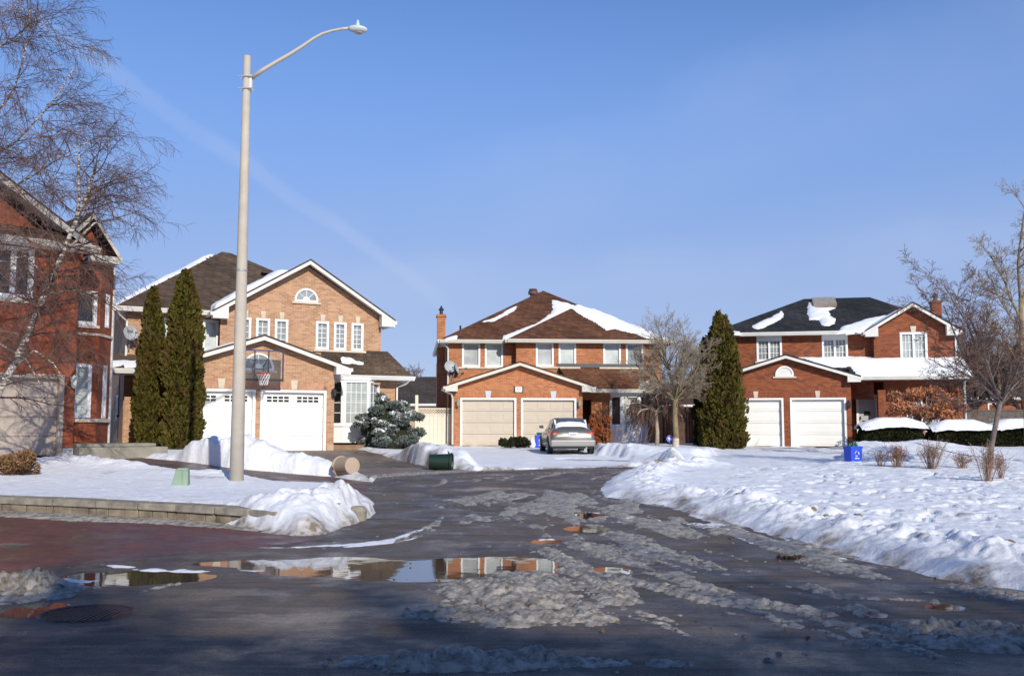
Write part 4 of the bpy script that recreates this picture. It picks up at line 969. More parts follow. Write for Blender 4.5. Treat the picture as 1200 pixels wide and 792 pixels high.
# skylight
s0 = h3.on(*z([(507, 118)])[0], *fp); s1 = h3.on(*z([(588, 118)])[0], *fp); s2 = h3.on(*z([(588, 93)])[0], *fp)
sk = MB(); a = Vector(s0); b_ = Vector((s1.x, s0.y, s0.z)); c_ = Vector((s1.x, s2.y, s2.z)); d_ = Vector((s0.x, s2.y, s2.z)); nn = fp[1]
sk.add([a, b_, c_, d_, a+nn*.18, b_+nn*.18, c_+nn*.18, d_+nn*.18], [(0,1,5,4),(1,2,6,5),(2,3,7,6),(3,0,4,7),(4,5,6,7)])
sk = sk.build('skylight', mat('skylight_frame', (.30, .25, .2), .5), mr)
MB().slab([p+nn*.185+(((a+c_)/2-p)*.16) for p in (a, b_, c_, d_)], .0).build('pane', mat('skylight_pane', (.62, .58, .5), .2), sk)
# gable wing side snow
snowpatch(h3, None, *plane3((ge0[0], VG-.4, ze), (ga[0], VG-.4, ga[1]), (ge0[0], 5, ze)), gw, .12, .08, 25, .05, local=[Vector((ge0[0], VG-.35, ze)), Vector((ga[0]-.5, VG-.3, ga[1]-.3)), Vector((ga[0]-.5, 4, ga[1]-.3)), Vector((ge0[0], 4, ze))])
# porch roof
pe = h3.uz(1010, 441, 1.0)[1]; px1 = h3.uz(1137, 441, 1.0)[0]; pe = (pe+h3.uz(1130, 439.5, 1.0)[1])/2
top = pe+.85
pr_ = MB().slab([(5.2, .9, pe), (px1, .9, pe), (px1-.2, VG-.01, top), (5.2, VG-.01, top)], .07).slab([(2.2, 1.3, pe+.4), (5.2, 1.3, pe+.4), (gl_+.1, VM-.01, top+.15), (2.2, VM-.01, top+.15)], .07).build('roof', R3, E3)
gutter(E3, [(5.25, .9, pe), (px1, .9, pe), (px1, 2, pe)])
MB().box(5.1, px1-.05, .95, 2.4, pe-.15, pe-.1).build('soffit', WHITE, E3)
pp = plane3((5.2, .9, pe), (px1, .9, pe), (5.2, VG, top))
snowpatch(h3, None, pp[0]+Vector((0, 0, .02)), pp[1], pr_, .10, .07, 26, .08, local=[Vector((px1+.05, .85, pe)), Vector((px1-.15, VG+.1, top)), Vector((3.3, VG+.2, top)), Vector((4.2, VG-.2, top-.2)), Vector((5.3, 1.5, pe+.5)), Vector((5.5, 1.1, pe+.2)), Vector((5.5, .85, pe))])
pp = plane3((2.2, 1.3, pe+.4), (5.2, 1.3, pe+.4), (2.2, VM, top+.15))
snowpatch(h3, None, pp[0]+Vector((0, 0, .02)), pp[1], pr_, .10, .07, 27, .08, local=[Vector((2.9, 1.5, pe+.5)), Vector((5.0, 1.4, pe+.45)), Vector((gl_, 2.2, top+.1)), Vector((gl_, VM, top+.15)), Vector((3.0, VM, top+.15))])
downspout(E3, [(px1-.1, .95, pe-.1), (px1-.2, 1.2, pe-.3), (lu1+.03, 1.45, pe-.45), (lu1+.03, 1.45, .1)])
downspout(E3, [(ge1[0]-.02, VG-.2, ze-.2), (gr_+.04, VG-.05, ze-.35), (gr_+.04, VG-.05, top)])
# front door
du0, du1 = h3.uz(1006, 480, 3.3)[0], h3.uz(1026, 480, 3.3)[0]
dr = MB().box(du0, du1, 3.3, 3.36, .25, 2.35).build('door', mat('storm_door_grey', (.42, .43, .42), .5), E3)
MB().box(du0+.16, du1-.16, 3.28, 3.298, .55, 1.2).box(du0+.25, du1-.25, 3.28, 3.298, 1.45, 1.65).build('door_glass', GL_DARK, dr)
MB().box(du0-.1, du0, 3.25, 3.38, .25, 2.45).box(du1, du1+.1, 3.25, 3.38, .25, 2.45).box(du0, du1, 3.252, 3.378, 2.35, 2.45).build('frame', VINYL, dr)
MB().box(du0+.06, du0+.1, 3.22, 3.3, 1.25, 1.4).build('handle', BLACK, dr)
MB().box(5.12, 6.5, .95, 3.3, -.2, .25).box(5.14, 6.0, .6, .94, -.2, .10).build('step', mat('wood_steps', (.42, .28, .15), .8, var=.2), E3)
sconce(E3, 4.97, 1.95, 0)
# chimney
cu0, cz = h3.uz(1092, 357, 7); cu1 = h3.uz(1103.5, 357, 7)[0]
ch = MB().box(cu0, cu1, 7, 7.6, 4, cz+.1).box(cu0-.05, cu1+.05, 6.95, 7.65, cz+.1, cz+.2).build('chimney', B3, E3)
MB().lathe([(.12, .2), (.10, .42), (.16, .44), (.16, .50), (.1, .6), (.02, .66)], 10, ((cu0+cu1)/2, 7.3, cz)).build('chimney_pot', mat('pot_brown', (.12, .07, .05), .6), ch)

# ============ house 0: the near one on the left edge
h0 = House('brick_house', 85.5, 27.5, 45, .78, 'deep red brick house with taupe garage door behind the birch')
E0 = h0.e; r0 = h0.rect
w = MB(); gz = 2.10; GD = (-2.9, -.42)
panel(w, -7.5, 0, 0, 5.75, 0, [(GD[0]-.1, GD[1]+.1, 0, gz+.1), (*r0(-8, 297, 38, 353, 0)[:2], 4.2, 5.62)])
w.box(-.25, 0, .25, 1.3, 0, 5.75); w.box(-7.5, -7.25, .25, 9, 0, 5.75)
# canted bay to the right
v1 = 1.0; ua = h0.uz(106.5, 450, v1)[0]; 
bl = r0(86.5, 421, 105.8, 480.5, v1); bu = r0(90.5, 325.5, 109.5, 369.5, v1)
ul_ = 1.02; 
panel(w, -.05, ul_, 0, 5.75, v1, [(max(bl[0], .03), min(bl[1], ul_-.06), 1.05, 2.62), (.20, ul_-.10, 3.75, 4.75)])
w.build('wall', B0, E0)
q = MB(); panel(q, 0, 1.0, 0, 5.75, 0, [(.42, .72, 1.05, 2.62), (.42, .72, 3.75, 4.75)]); o = q.build('wall', B0, E0); o.location = (ul_, v1, 0); o.rotation_euler = (0, 0, radians(48))
for z0_, z1_, gl in ((1.05, 2.62, GL_BLIND), (3.75, 4.75, GL_DARK)):
    o2 = window(E0, .42, .72, z0_, z1_, 0, GL_DARK, 1, None, fw=.07, sill=False); o2.location = (ul_, v1, 0); o2.rotation_euler = (0, 0, radians(48))
ex = (ul_+cos(radians(48)), v1+sin(radians(48)))
MB().box(ex[0]-.25, ex[0]-.003, ex[1]+.002, 9, 0, 5.75).build('wall', B0, E0)
window(E0, max(bl[0], .03), min(bl[1], ul_-.06), 1.05, 2.62, v1, GL_BLIND, 1, None, fw=.1, sill=False)
window(E0, .20, ul_-.10, 3.75, 4.75, v1, GL_DARK, 1, None, fw=.1, sill=True)
uw = r0(-8, 297, 38, 353, 0); window(E0, uw[0], uw[1], 4.2, 5.62, 0, GL_DARK, 2, None, fw=.13)
MB().prism([(-.02, v1-.06), (ul_+.03, v1-.06), (ex[0]+.06, ex[1]-.03), (ex[0], ex[1]+.1), (0, v1+.1)], .93, 1.03, 'z').prism([(-.02, v1-.04), (ul_+.02, v1-.04), (ex[0]+.04, ex[1]-.02), (ex[0], ex[1]+.1), (0, v1+.1)], 3.45, 3.52, 'z').build('stone_band', STONE, E0)
garage_door(E0, *GD, gz, 0, DOORT, cols=2, fw=.12, fm=DOORT)
MB().box(-.28, -.0, -.02, .02, 0, .2).build('plinth', mat('plinth_grey', (.5, .5, .5), .8), E0)
w2 = MB(); w2.prism([(-7.2, 5.8), (-.6, 5.8), (-3.7, 8.1)], .15, .4); w2.build('gable_wall', B0, E0)
g = MB()
g.prism([(-7.6, 5.70), (-3.7, 8.2), (.25, 5.68), (.25, 5.88), (-3.7, 8.4), (-7.6, 5.90)], -.28, -.24)
g.prism([(-7.6, 5.78), (-3.7, 8.28), (.25, 5.78), (.25, 5.82), (-3.7, 8.32), (-7.6, 5.82)], -.24, .4)
g.build('fascia', WEATH, E0)
MB().slab([(-7.6, -.3, 5.92), (-3.7, -.3, 8.44), (-3.7, 9, 8.44), (-7.6, 9, 5.92)], .05).slab([(-3.7, -.3, 8.44), (.25, -.3, 5.92), (.25, 9, 5.92), (-3.7, 9, 8.44)], .05).build('roof', R0, E0)
MB().slab([(-7.6, -.4, 5.78), (.2, -.4, 5.78), (-.4, .16, 6.22), (-7.2, .16, 6.22)], .05).build('roof', R0, E0)
gutter(E0, [(-7.6, -.4, 5.82), (.3, -.4, 5.82), (.3, .6, 5.82)], WEATH)
MB().box(-7.5, .25, -.38, 0, 5.66, 5.70).build('soffit', WHITE, E0)
gp = h0.uz(97, 247, v1-.35); ge = h0.uz(137, 306, v1-.35)
gR = ge[0]; gA = (gR-.75, 7.05)
g = MB(); e0 = 2*gA[0]-gR
g.slab([(e0-.3, v1-.4, 5.85), (gA[0], v1-.4, gA[1]), (gA[0], 8, gA[1]), (e0-.3, 8, 5.85)], .06).slab([(gA[0], v1-.4, gA[1]), (gR+.1, v1-.4, 5.82), (gR+.1, 8, 5.82), (gA[0], 8, gA[1])], .06)
g.build('roof', R0, E0)
g = MB(); g.prism([(e0-.3, 5.65), (gA[0], gA[1]-.22), (gR+.13, 5.60), (gR+.13, 5.76), (gA[0], gA[1]-.07), (e0-.3, 5.82)], v1-.43, v1-.4)
g.prism([(gA[0]-.1, 5.58), (gR+.1, 5.58), (gR+.1, 5.78), (gA[0]-.1, 5.78)], v1-.38, v1+1.0); g.build('fascia', WEATH, E0)
MB().prism([(e0, 5.75), (gR-.2, 5.75), (gA[0], gA[1]-.3)], v1, v1+.2).build('gable_wall', B0, E0)
downspout(E0, [(ex[0]+.05, ex[1]+.05, 5.6), (ex[0]+.05, ex[1]+.05, .3), (ex[0]+.25, ex[1]-.1, .1)])
sconce(E0, -.10, 2.08, 0, CREAM)
MB().box(.05, 2.6, -.35, 1.0, -.25, .22).box(.1, 2.4, .0, 1.0, .22, .32).build('stone_step', mat('grey_step', (.26, .24, .19), .85, var=.2, bump=.4), E0, bevel=.02)
# ------------------------------------------------------------------ street things
def at(px, Y, z=None):
    r = ray(px, 500); x = r.x/r.y*Y; return Vector((x, Y, snow_z(x, Y) if z is None else z))
def onS(px, py):                          # point on the snow / road surface at a photo position
    r = ray(px, py); lo, hi = 3., 90.
    for _ in range(40):
        m = (lo+hi)/2; P = r*(m/r.y)
        if P.z+CAMH > snow_z(P.x, P.y): lo = m
        else: hi = m
    P = r*(lo/r.y); return Vector((P.x, P.y, snow_z(P.x, P.y)))
# street lamp
p = G(277, 568); lamp = empty('street_lamp', (p.x, p.y, p.z), 0, 'tall pale concrete street lamp with curved arm on the snowy verge', 'street lamp')
Yl = p.y
def LP(x, y): r = ray(x, y); q = r*(Yl/r.y); return Vector((q.x-p.x, 0, q.z+CAMH-p.z))
tp = LP(290.3, 66); Ht = tp.z
MB().tube([(0, 0, -.3), (0, 0, 3), (0, 0, 6), (0, 0, Ht)], [.158, .132, .108, .079], 20).build('pole', CONC, lamp, smooth=False).data.shade_smooth()
MB().tube([(0, 0, Ht-4.97), (0, 0, Ht-4.93)], .128, 16).build('band', GREY, lamp)
cp = [(296, 91), (310, 81.5), (325, 72.5), (340, 64), (355, 54.5), (368, 45.5), (378, 40), (390, 36.3), (402, 34), (411, 33.3)]
def cv_(x, y): q = LP(x, y); return (q.x-(tp.x), q.y, q.z)
MB().tube([cv_(*c) for c in cp], [.052, .05, .047, .044, .040, .037, .034, .032, .03, .03], 12).build('arm', mat('arm_beige', (.55, .49, .40), .5, metal=.2), lamp, smooth=True)
a = cv_(293.5, 80); 
MB().box(.07, .13, -.06, .06, Ht-.82, Ht-.46).build('bracket', WHITE, lamp, bevel=.01)
bt = MB()
for zz in (-.5, -.78): bt.box(-.16, .16, -.10, -.085, Ht+zz-.012, Ht+zz+.012).box(-.16, .16, .085, .10, Ht+zz-.012, Ht+zz+.012)
bt.build('clamp_bolts', GREY, lamp)
c = Vector(cv_(411, 34))
hd = MB(); rings = []
for s_x, hw, zt, zb in [(-.03, .06, .05, -.05), (.02, .09, .07, -.08), (.12, .13, .075, -.10), (.25, .135, .06, -.10), (.34, .10, .03, -.09), (.39, .04, -.02, -.06)]:
    rings.append([(c.x+s_x, hw*cos(t), c.z+((zt if sin(t) > 0 else -zb)*sin(t))) for t in [2*pi*i/14 for i in range(14)]])
vs = [v for r in rings for v in r]; fs = [(i*14+j, i*14+(j+1) % 14, (i+1)*14+(j+1) % 14, (i+1)*14+j) for i in range(5) for j in range(14)]+[tuple(range(14)), tuple(range(70, 84))]
hd.add(vs, fs); hd = hd.build('lamp_head', mat('lamp_grey', (.55, .57, .56), .4), lamp, smooth=True)
MB().lathe([(.045, 0), (.045, .05), (.03, .07), (.035, .1), (.02, .13), (.005, .14)], 10, (c.x+.17, 0, c.z+.07)).build('photocell', mat('cell_blue', (.45, .62, .72), .4), hd)
lens = MB().lathe([(.10, 0), (.08, -.03), (.02, -.045)], 12, (c.x+.2, 0, c.z-.085)).build('lens', mat('lens_grey', (.35, .34, .32), .2), hd)

# stone edging of the verge
edge = [Vector((*G(*q)[:2], 0)) for q in [(-160, 598), (-60, 599.5), (10, 602.5), (60, 604.5), (110, 607), (160, 609.5), (205, 612), (250, 615), (290, 618.5), (322, 622)]]
eo = empty('stone_edging', edge[4]+Vector((0, 0, .1)), 0, 'low grey stone retaining edge between the snowy verge and red driveway', 'garden edging')
E_ = [v-eo.location for v in edge]
def wallrun(pts, off0, off1, z0, z1, seed, gap, mmn):
    mb = MB(); rr = random.Random(seed)
    for a, b_ in zip(pts[:-1], pts[1:]):
        L = (b_-a).length; d = (b_-a).normalized(); n = Vector((-d.y, d.x, 0)); t = 0
        while t < L-.05:
            l = min(rr.uniform(*gap), L-t); 
            if L-t-l < .1: l = L-t
            j = rr.uniform(-.012, .012); A = a+d*(t+.006); B_ = a+d*(t+l-.006); zz = rr.uniform(-.008, .008)
            P = [A+n*(off0+j), B_+n*(off0+j), B_+n*off1, A+n*off1]
            mb.add([(q.x, q.y, z0+float(zg(*(q+eo.location)[:2]))-eo.location.z) for q in P]+[(q.x, q.y, z1+zz+float(zg(*(q+eo.location)[:2]))-eo.location.z) for q in P], [(3,2,1,0),(4,5,6,7),(0,1,5,4),(1,2,6,5),(2,3,7,6),(3,0,4,7)]); t += l
    return mb
ST1 = mat('edging_stone', (.25, .225, .18), .85, var=.4, vs=5, bump=.5, bs=25); ST2 = mat('edging_block', (.19, .155, .11), .85, var=.6, vs=4, bump=.6, bs=20)
wallrun(E_, .0, .34, .16, .265, 3, (.9, 1.5), 0).build('capstone', ST1, eo, bevel=.012)
wallrun(E_, .035, .3, -.05, .155, 4, (.22, .36), 0).build('block_course', ST2, eo, bevel=.01)
q = onS(420, 600); tag(MB().lathe([(.02, -.2), (.13, -.15), (.15, .04), (.11, .10), (.02, .11)], 9, (q.x, q.y-.05, q.z)).build('curb_stone', ST1, bevel=.02), 'rounded grey curb stone poking out of the dirty snowbank end', 'stone')

# utility pedestal
q = onS(212, 568); u = empty('utility_pedestal', q, .1, 'small pale green utility pedestal standing in the snow left of the street lamp', 'utility box')
GR = mat('pedestal_green', (.22, .31, .22), .5, var=.1)
b_ = MB().add([(-.175,-.13,-.05),(.16,-.13,-.05),(.16,.13,-.05),(-.175,.13,-.05),(-.09,-.10,.30),(.15,-.10,.30),(.15,.10,.30),(-.09,.10,.30)], [(3,2,1,0),(4,5,6,7),(0,1,5,4),(1,2,6,5),(2,3,7,6),(3,0,4,7)]).build('body', GR, u, bevel=.012)
MB().add([(-.10,-.115,.295),(.16,-.115,.295),(.16,.11,.295),(-.10,.11,.295),(-.05,-.09,.345),(.13,-.09,.345),(.13,.09,.345),(-.05,.09,.345)], [(3,2,1,0),(4,5,6,7),(0,1,5,4),(1,2,6,5),(2,3,7,6),(3,0,4,7)]).build('lid', GR, u, bevel=.01)
MB().box(.04, .055, -.14, -.10, 0, .28).build('rib', GR, u)

# bins
def roundbin(name, loc, yaw, tiltv, R0, R1_, H, m, label, handles=True, open_=False):
    e = empty(name, loc, 0, label, 'bin')
    e.rotation_euler = tiltv
    prof = [(.02, 0), (R0, 0), (R0*1.01, .03), (R1_*.97, H*.88), (R1_*1.04, H*.9), (R1_*1.04, H), (R1_*.95, H), (R1_*.9, H*.92), (R0*.93, .04), (.02, .035)]
    MB().lathe(prof, 24).build('body', m, e)
    ex = MB()
    for i in range(2): 
        t = i*pi; ex.tube([(R1_*1.0*cos(t-.25), R1_*1.0*sin(t-.25), H*.84), (R1_*1.22*cos(t), R1_*1.22*sin(t), H*.78), (R1_*1.0*cos(t+.25), R1_*1.0*sin(t+.25), H*.84)], .016, 5).build('handle', m, e); ex = MB()
    MB().tube([(R1_*1.05*cos(t), R1_*1.05*sin(t), H*.93) for t in [2*pi*i/24 for i in range(25)]], .014, 5).build('rim_band', m, e)
    MB().lathe([(R0*.78, -.008), (R0*.86, -.001)], 20).build('base_ring', m, e)
    return e
q = onS(412, 556)
roundbin('garbage_can', (q.x+.0, q.y+.1, q.z+.21), 0, (-pi/2-.06, 0, radians(38)), .20, .235, .60, mat('bin_beige', (.40, .31, .22), .6, var=.08), 'beige plastic garbage can lying on its side at the driveway mouth')
q = onS(508, 551)
e = roundbin('garbage_can', (q.x-.12, q.y+.1, q.z+.24), 0, (0, radians(92), radians(-5)), .21, .26, .66, mat('bin_green', (.006, .024, .016), .5), 'dark green round bin lying on its side at the kerb')
BLUE = mat('recycling_blue', (.02, .07, .62), .45); BLUEG = mat('bin_lid_green', (.01, .10, .05), .5)
def bluebox(loc, rz, w, d, hh, label, mark):
    e = empty('recycling_box', loc, rz, label, 'recycling box')
    def taper(s0, s1, z0, z1): return MB().add([(-w/2*s0,-d/2*s0,z0),(w/2*s0,-d/2*s0,z0),(w/2*s0,d/2*s0,z0),(-w/2*s0,d/2*s0,z0),(-w/2*s1,-d/2*s1,z1),(w/2*s1,-d/2*s1,z1),(w/2*s1,d/2*s1,z1),(-w/2*s1,d/2*s1,z1)], [(3,2,1,0),(4,5,6,7),(0,1,5,4),(1,2,6,5),(2,3,7,6),(3,0,4,7)])
    taper(.9, .97, 0, hh).build('body', BLUE, e, bevel=.02)
    taper(1.0, 1.03, hh*.82, hh-.01).build('rim', BLUE, e, bevel=.01)
    mk = MB(); WM = mat('mark_white', (.8, .8, .8), .5); yy = -d/2*.97
    for k in range(3):       # three chasing arrows
        t = pi/2+k*2*pi/3; cx, cz = .0, hh*.50; r = w*.17
        mk.tube([(cx+r*cos(t+.2), yy, cz+r*sin(t+.2)), (cx+r*cos(t+.8), yy, cz+r*sin(t+.8)), (cx+r*cos(t+1.5), yy, cz+r*sin(t+1.5))], [.022, .022, .008], 4)
    mk.box(-w*.17, w*.17, yy-.01, yy+.01, hh*.17, hh*.24).build('recycling_mark', WM, e)
    return e
q = onS(1002.5, 540.5); e3 = bluebox((q.x, q.y+.2, q.z), radians(20), .44, .38, .46, 'blue recycling box heaped with green bottles beside the right-hand snow mound', 1)
for i, (x, y, rr, hh) in enumerate([(-.12, .0, .06, .14), (.0, -.05, .055, .12), (.12, .03, .06, .17), (.05, .08, .05, .2), (-.05, .08, .06, .12)]):
    o = MB().lathe([(rr, 0), (rr, hh*.6), (rr*.35, hh*.8), (rr*.3, hh)], 8, (0, 0, 0)).build('bottle', BLUEG, smooth=True)
    o.location = Vector(e3.location)+Vector((x*.85, y*.85, .42))
    tag(o, 'green bottle sticking out of the heaped blue box by the snow mound', 'bottle', 'green bottles in the blue box')
q = at(632.5, 44.0); bluebox(q, .1, .42, .38, .55, 'plain blue recycling box between the silver car and the beige garage', 1)
q = at(636, 44.6); e = empty('bin', q, 0, 'green bin with flat lid hidden behind the blue box near the silver car', 'bin')
MB().box(-.26, .26, -.2, .22, 0, .58).build('body', BLUEG, e, bevel=.03); MB().box(-.28, .28, -.23, .24, .585, .66).build('lid', BLUEG, e, bevel=.02)
q = at(623.5, 43.8); tag(MB().lathe([(.02, 0), (.14, .02), (.17, .15), (.12, .32), (.05, .40), (.07, .46), (.02, .47)], 10, (q.x, q.y, q.z)).build('trash_bag', mat('bag_white', (.72, .74, .76), .4, bump=.6, bs=9, bdist=.05), smooth=True), 'small tied white bag beside the blue box and evergreen heap', 'bag')

# round yard sign
q = at(785, 43.2); e = empty('yard_sign', q, 0, 'round violet-blue yard sign in snow against the maple trunk', 'sign')
MB().box(-.015, .015, .012, .03, -.1, .4).build('stake', GREY, e)
o = MB().lathe([(.16, 0), (.16, .01)], 20, (0, 0, .33), ax='y').build('panel', mat('sign_violet', (.12, .13, .50), .5), e)
MB().box(-.08, .0, -.012, -.002, .32, .38).box(.015, .09, -.012, -.002, .29, .35).box(-.06, .05, -.012, -.002, .28, .305).build('sign_mark', MATS['mark_white'], e)

# catch-basin grate
q = G(102, 721); e = empty('storm_grate', (q.x, q.y, q.z+.012), 0, 'round rusty iron storm drain grate set in the dark wet road', 'drain grate')
IR = mat('rusty_iron', (.11, .06, .045), .5, metal=.5, var=.4, vs=20)
ring = [(.36*cos(t), .36*sin(t), 0) for t in [2*pi*i/32 for i in range(33)]]; MB().tube(ring, .018, 5).build('frame', IR, e)
g = MB()
for i in range(-7, 8):
    x = i*.045; L = sqrt(max(.35**2-x*x, 0)); g.box(x-.008, x+.008, -L, L, -.012, .008); g.box(-L, L, x-.007, x+.007, -.015, .005)
g.build('bars', IR, e); MB().lathe([(.34, -.02), (.34, -.018)], 24).build('well', mat('wet_silt', (.06, .05, .045), .25), e)
tag(o, None)

# fences
def fence(name, a, b_, z, H, m, label, board=.14, lattice=0, posts=2, cat='fence'):
    a = Vector((a[0], a[1], 0)); b_ = Vector((b_[0], b_[1], 0)); L = (b_-a).length; e = empty(name, (a.x, a.y, z), math.atan2(b_.y-a.y, b_.x-a.x), label, cat)
    mb = MB(); x = 0; k = 0; rr = random.Random(int(L*10)); top = H-lattice
    while x < L-.02: w_ = min(board, L-x); mb.box(x+.004, x+w_-.004, .0+.012*(k % 2), .02+.012*(k % 2), .05, top+(rr.uniform(-.01, .01) if not lattice else 0)); x += w_; k += 1
    mb.build('boards', m, e)
    MB().box(0, L, -.02, -.002, top-.05, top+.02).box(0, L, .034, .07, .3, .4).build('rail', m, e)
    for i in range(posts):
        c_ = L*i/(posts-1); MB().box(c_-.05, c_+.05, -.03, .08, 0, H+.12).build('post', m, e, bevel=.008)
    if lattice:
        l = MB(); n = int(L/.13)
        for i in range(-3, n+1):
            for s in (1, -1):
                x0 = i*.13; x1 = x0+lattice
                if s < 0: x0, x1 = x1, x0
                p0 = [x0, top+.02]; p1 = [x1, H]
                if min(x0, x1) < 0 or max(x0, x1) > L: continue
                l.tube([(p0[0], .0+.01*s, p0[1]), (p1[0], .01*s, p1[1])], .018, 4)
        l.box(0, L, -.02, .03, H-.02, H+.03); l.build('lattice', m, e)
    return e
CRF = mat('fence_cream', (.66, .60, .48), .6, var=.05)
q0 = at(488, 46.5); q1 = at(530.5, 46.8); e = fence('lattice_fence', q0, q1, .75, 1.72, CRF, 'cream board fence with lattice top between the peach and orange houses', .2, .26)
q0 = at(489, 46.3); MB().box(-.07, .07, -.08, .06, 0, 2.35).build('gate_post', CRF, e)
BRF = mat('fence_brown', (.085, .045, .028), .8, var=.3, vs=6)
q0 = at(773, 49); q1 = at(868, 49); fence('board_fence', q0, q1, .7, 1.85, BRF, 'dark brown board fence behind the bare maple between two houses', .14, 0, 3)
GRF = mat('fence_grey', (.12, .105, .09), .85, var=.3, vs=6)
q0 = at(1126, 52); q1 = at(1260, 50); fence('board_fence', q0, q1, .7, 1.8, GRF, 'weathered grey board fence behind the hedges right of the red house', .14, 0, 4)

# houses glimpsed behind
def farhouse(px, Y, w_, d_, ze, zr, wallm, roofm, label, rz=0, chim=False):
    p = at(px, Y, .6); e = empty('distant_house', p, rz, label, 'house')
    MB().box(-w_/2, w_/2, 0, d_, 0, ze).build('wall', wallm, e)
    o = .45; rd = min(w_, d_)/2; A = [(-w_/2-o, -o, ze), (w_/2+o, -o, ze), (w_/2+o, d_+o, ze), (-w_/2-o, d_+o, ze)]; K1 = (-w_/2+rd*.9, d_/2, zr); K2 = (w_/2-rd*.9, d_/2, zr)
    rf = MB().slab([A[0], A[1], K2, K1], .1).slab([A[1], A[2], K2], .1).slab([A[2], A[3], K1, K2], .1).slab([A[3], A[0], K1], .1).build('roof', roofm, e)
    gutter(e, [A[3], A[0], A[1], A[2]])
    for i in range(2): c = -w_*.25+i*w_*.5; window(e, c-.5, c+.5, ze-1.6, ze-.4, -.03, GL_GREY, 1, None)
    for i in range(3): MB().box(-1.5+i*1.1, -1.1+i*1.1, d_*.36, d_*.36+.3, zr-.35*(zr-ze)*.9, zr-.35*(zr-ze)*.9+.22).build('roof_vent', BLACK, rf)
    return e
TANB = brick('brick_tan', (.42, .30, .19), (.36, .25, .16), (.35, .28, .2))
RG = shingle('shingle_grey_brown', (.075, .06, .05), (.055, .045, .04), (.03, .025, .02))
farhouse(500, 78, 11, 10, 2.9, 5.3, TANB, RG, 'tan brick bungalow with grey-brown roof seen beyond the lattice fence')
farhouse(808, 85, 13, 9, 3.0, 5.0, B3, R0, 'low red brick house far behind the brown board fence')
farhouse(1215, 72, 12, 9, 3.2, 5.6, B3, RG, 'red brick house half hidden by bare trees beyond the grey fence')

# the car
q = onS(672, 532.5)
car = empty('parked_car', (q.x, q.y+.15, q.z+.0), radians(4.0), 'champagne silver sedan parked tail-out in the snowy driveway with snow on its rear window', 'car')
PAINT = mat('champagne_paint', (.22, .21, .19), .36, metal=.6, coat=.5); CG = mat('car_glass', (.015, .018, .022), .08); RUB = mat('rubber', (.02, .02, .02), .8)
st = [ # y, half width, z bottom, z belt/top, crown
 (0.00, .70, .36, .70, .70), (.04, .80, .28, .74, .80), (.10, .83, .24, .80, .93), (.35, .86, .22, .86, .98), (.8, .87, .20, .88, .98), (1.6, .88, .20, .88, .95), (2.6, .88, .20, .87, .93), (3.1, .87, .20, .84, .92), (3.7, .86, .22, .78, .84), (4.2, .82, .24, .70, .75), (4.45, .70, .30, .60, .62), (4.5, .55, .36, .52, .52)]
vs = []; fs = []
for (y, hw, zb, zs, zt) in st:
    half = [(0, zb), (hw*.8, zb), (hw*.97, zb+.08), (hw, zb+(zs-zb)*.45), (hw*.99, zb+(zs-zb)*.75), (hw*.93, zs), (hw*.80, zt-.02), (hw*.45, zt), (0, zt+.004)]
    full = half+[(-x, z_) for x, z_ in half[-2:0:-1]]
    vs += [(x, y, z_) for x, z_ in full]; n = len(full)
for i in range(len(st)-1):
    for j in range(n): fs.append((i*n+j, i*n+(j+1) % n, (i+1)*n+(j+1) % n, (i+1)*n+j))
fs += [tuple(range(n)), tuple((len(st)-1)*n+j for j in range(n))]
MB().add(vs, fs).build('body', PAINT, car, smooth=True)
gs = [(.42, .66, .93, .95), (.62, .70, .92, 1.10), (1.05, .60, .9, 1.345), (1.3, .575, .9, 1.385), (1.9, .58, .9, 1.40), (2.35, .60, .9, 1.35), (2.95, .66, .9, 1.02), (3.2, .66, .88, .92)]
vs = []; fs = []
for (y, hw, zb, zt) in gs:
    t = (zt-.9)/.5; base = .76-.02*abs(y-1.8); top = base+(.56-base)*max(t, 0)
    full = [(base, zb), (base*.98+(top-base)*.5, zb+(zt-zb)*.5), (top, zt-.03*t), (top*.85, zt), (0, zt+.01), (-top*.85, zt), (-top, zt-.03*t), (-(base*.98+(top-base)*.5), zb+(zt-zb)*.5), (-base, zb)]
    vs += [(x, y, z_) for x, z_ in full]; n = 9
for i in range(len(gs)-1):
    for j in range(n): fs.append((i*n+j, i*n+(j+1) % n, (i+1)*n+(j+1) % n, (i+1)*n+j))
fs += [tuple(range(n)), tuple((len(gs)-1)*n+j for j in range(n))]
MB().add(vs, fs).build('cabin', PAINT, car, smooth=True)
rw = MB().add([(-.62, .475, .985), (.62, .475, .985), (.50, 1.01, 1.325), (-.50, 1.01, 1.325), (-.63, .50, .96), (.63, .50, .96), (.5, 1.06, 1.30), (-.5, 1.06, 1.30)], [(0,1,2,3),(4,7,6,5),(0,4,5,1),(1,5,6,2),(2,6,7,3),(3,7,4,0)]).build('rear_window', CG, car)
X, Y = np.meshgrid(np.linspace(-.62, .62, 36), np.linspace(0, 1, 20)); tt = Y
hgt = .075*(1-np.abs(X/.60)**6)*np.clip((.62+.12*fbm(X, Y, 2, 3, 8)-.38*X*X-tt)/.08, -.5, 1)
V = np.stack([X.ravel(), (.46+.54*tt).ravel()-.03-hgt.ravel()*.4, (.97+.35*tt).ravel()+hgt.ravel()], 1); idx = np.arange(36*20).reshape(20, 36)
qd = np.stack([idx[:-1,:-1], idx[:-1,1:], idx[1:,1:], idx[1:,:-1]], -1).reshape(-1, 4); qd = qd[(hgt.ravel()[qd] > -.02).all(1)]
np_mesh('window_snow', V, qd, SNOWR, car)
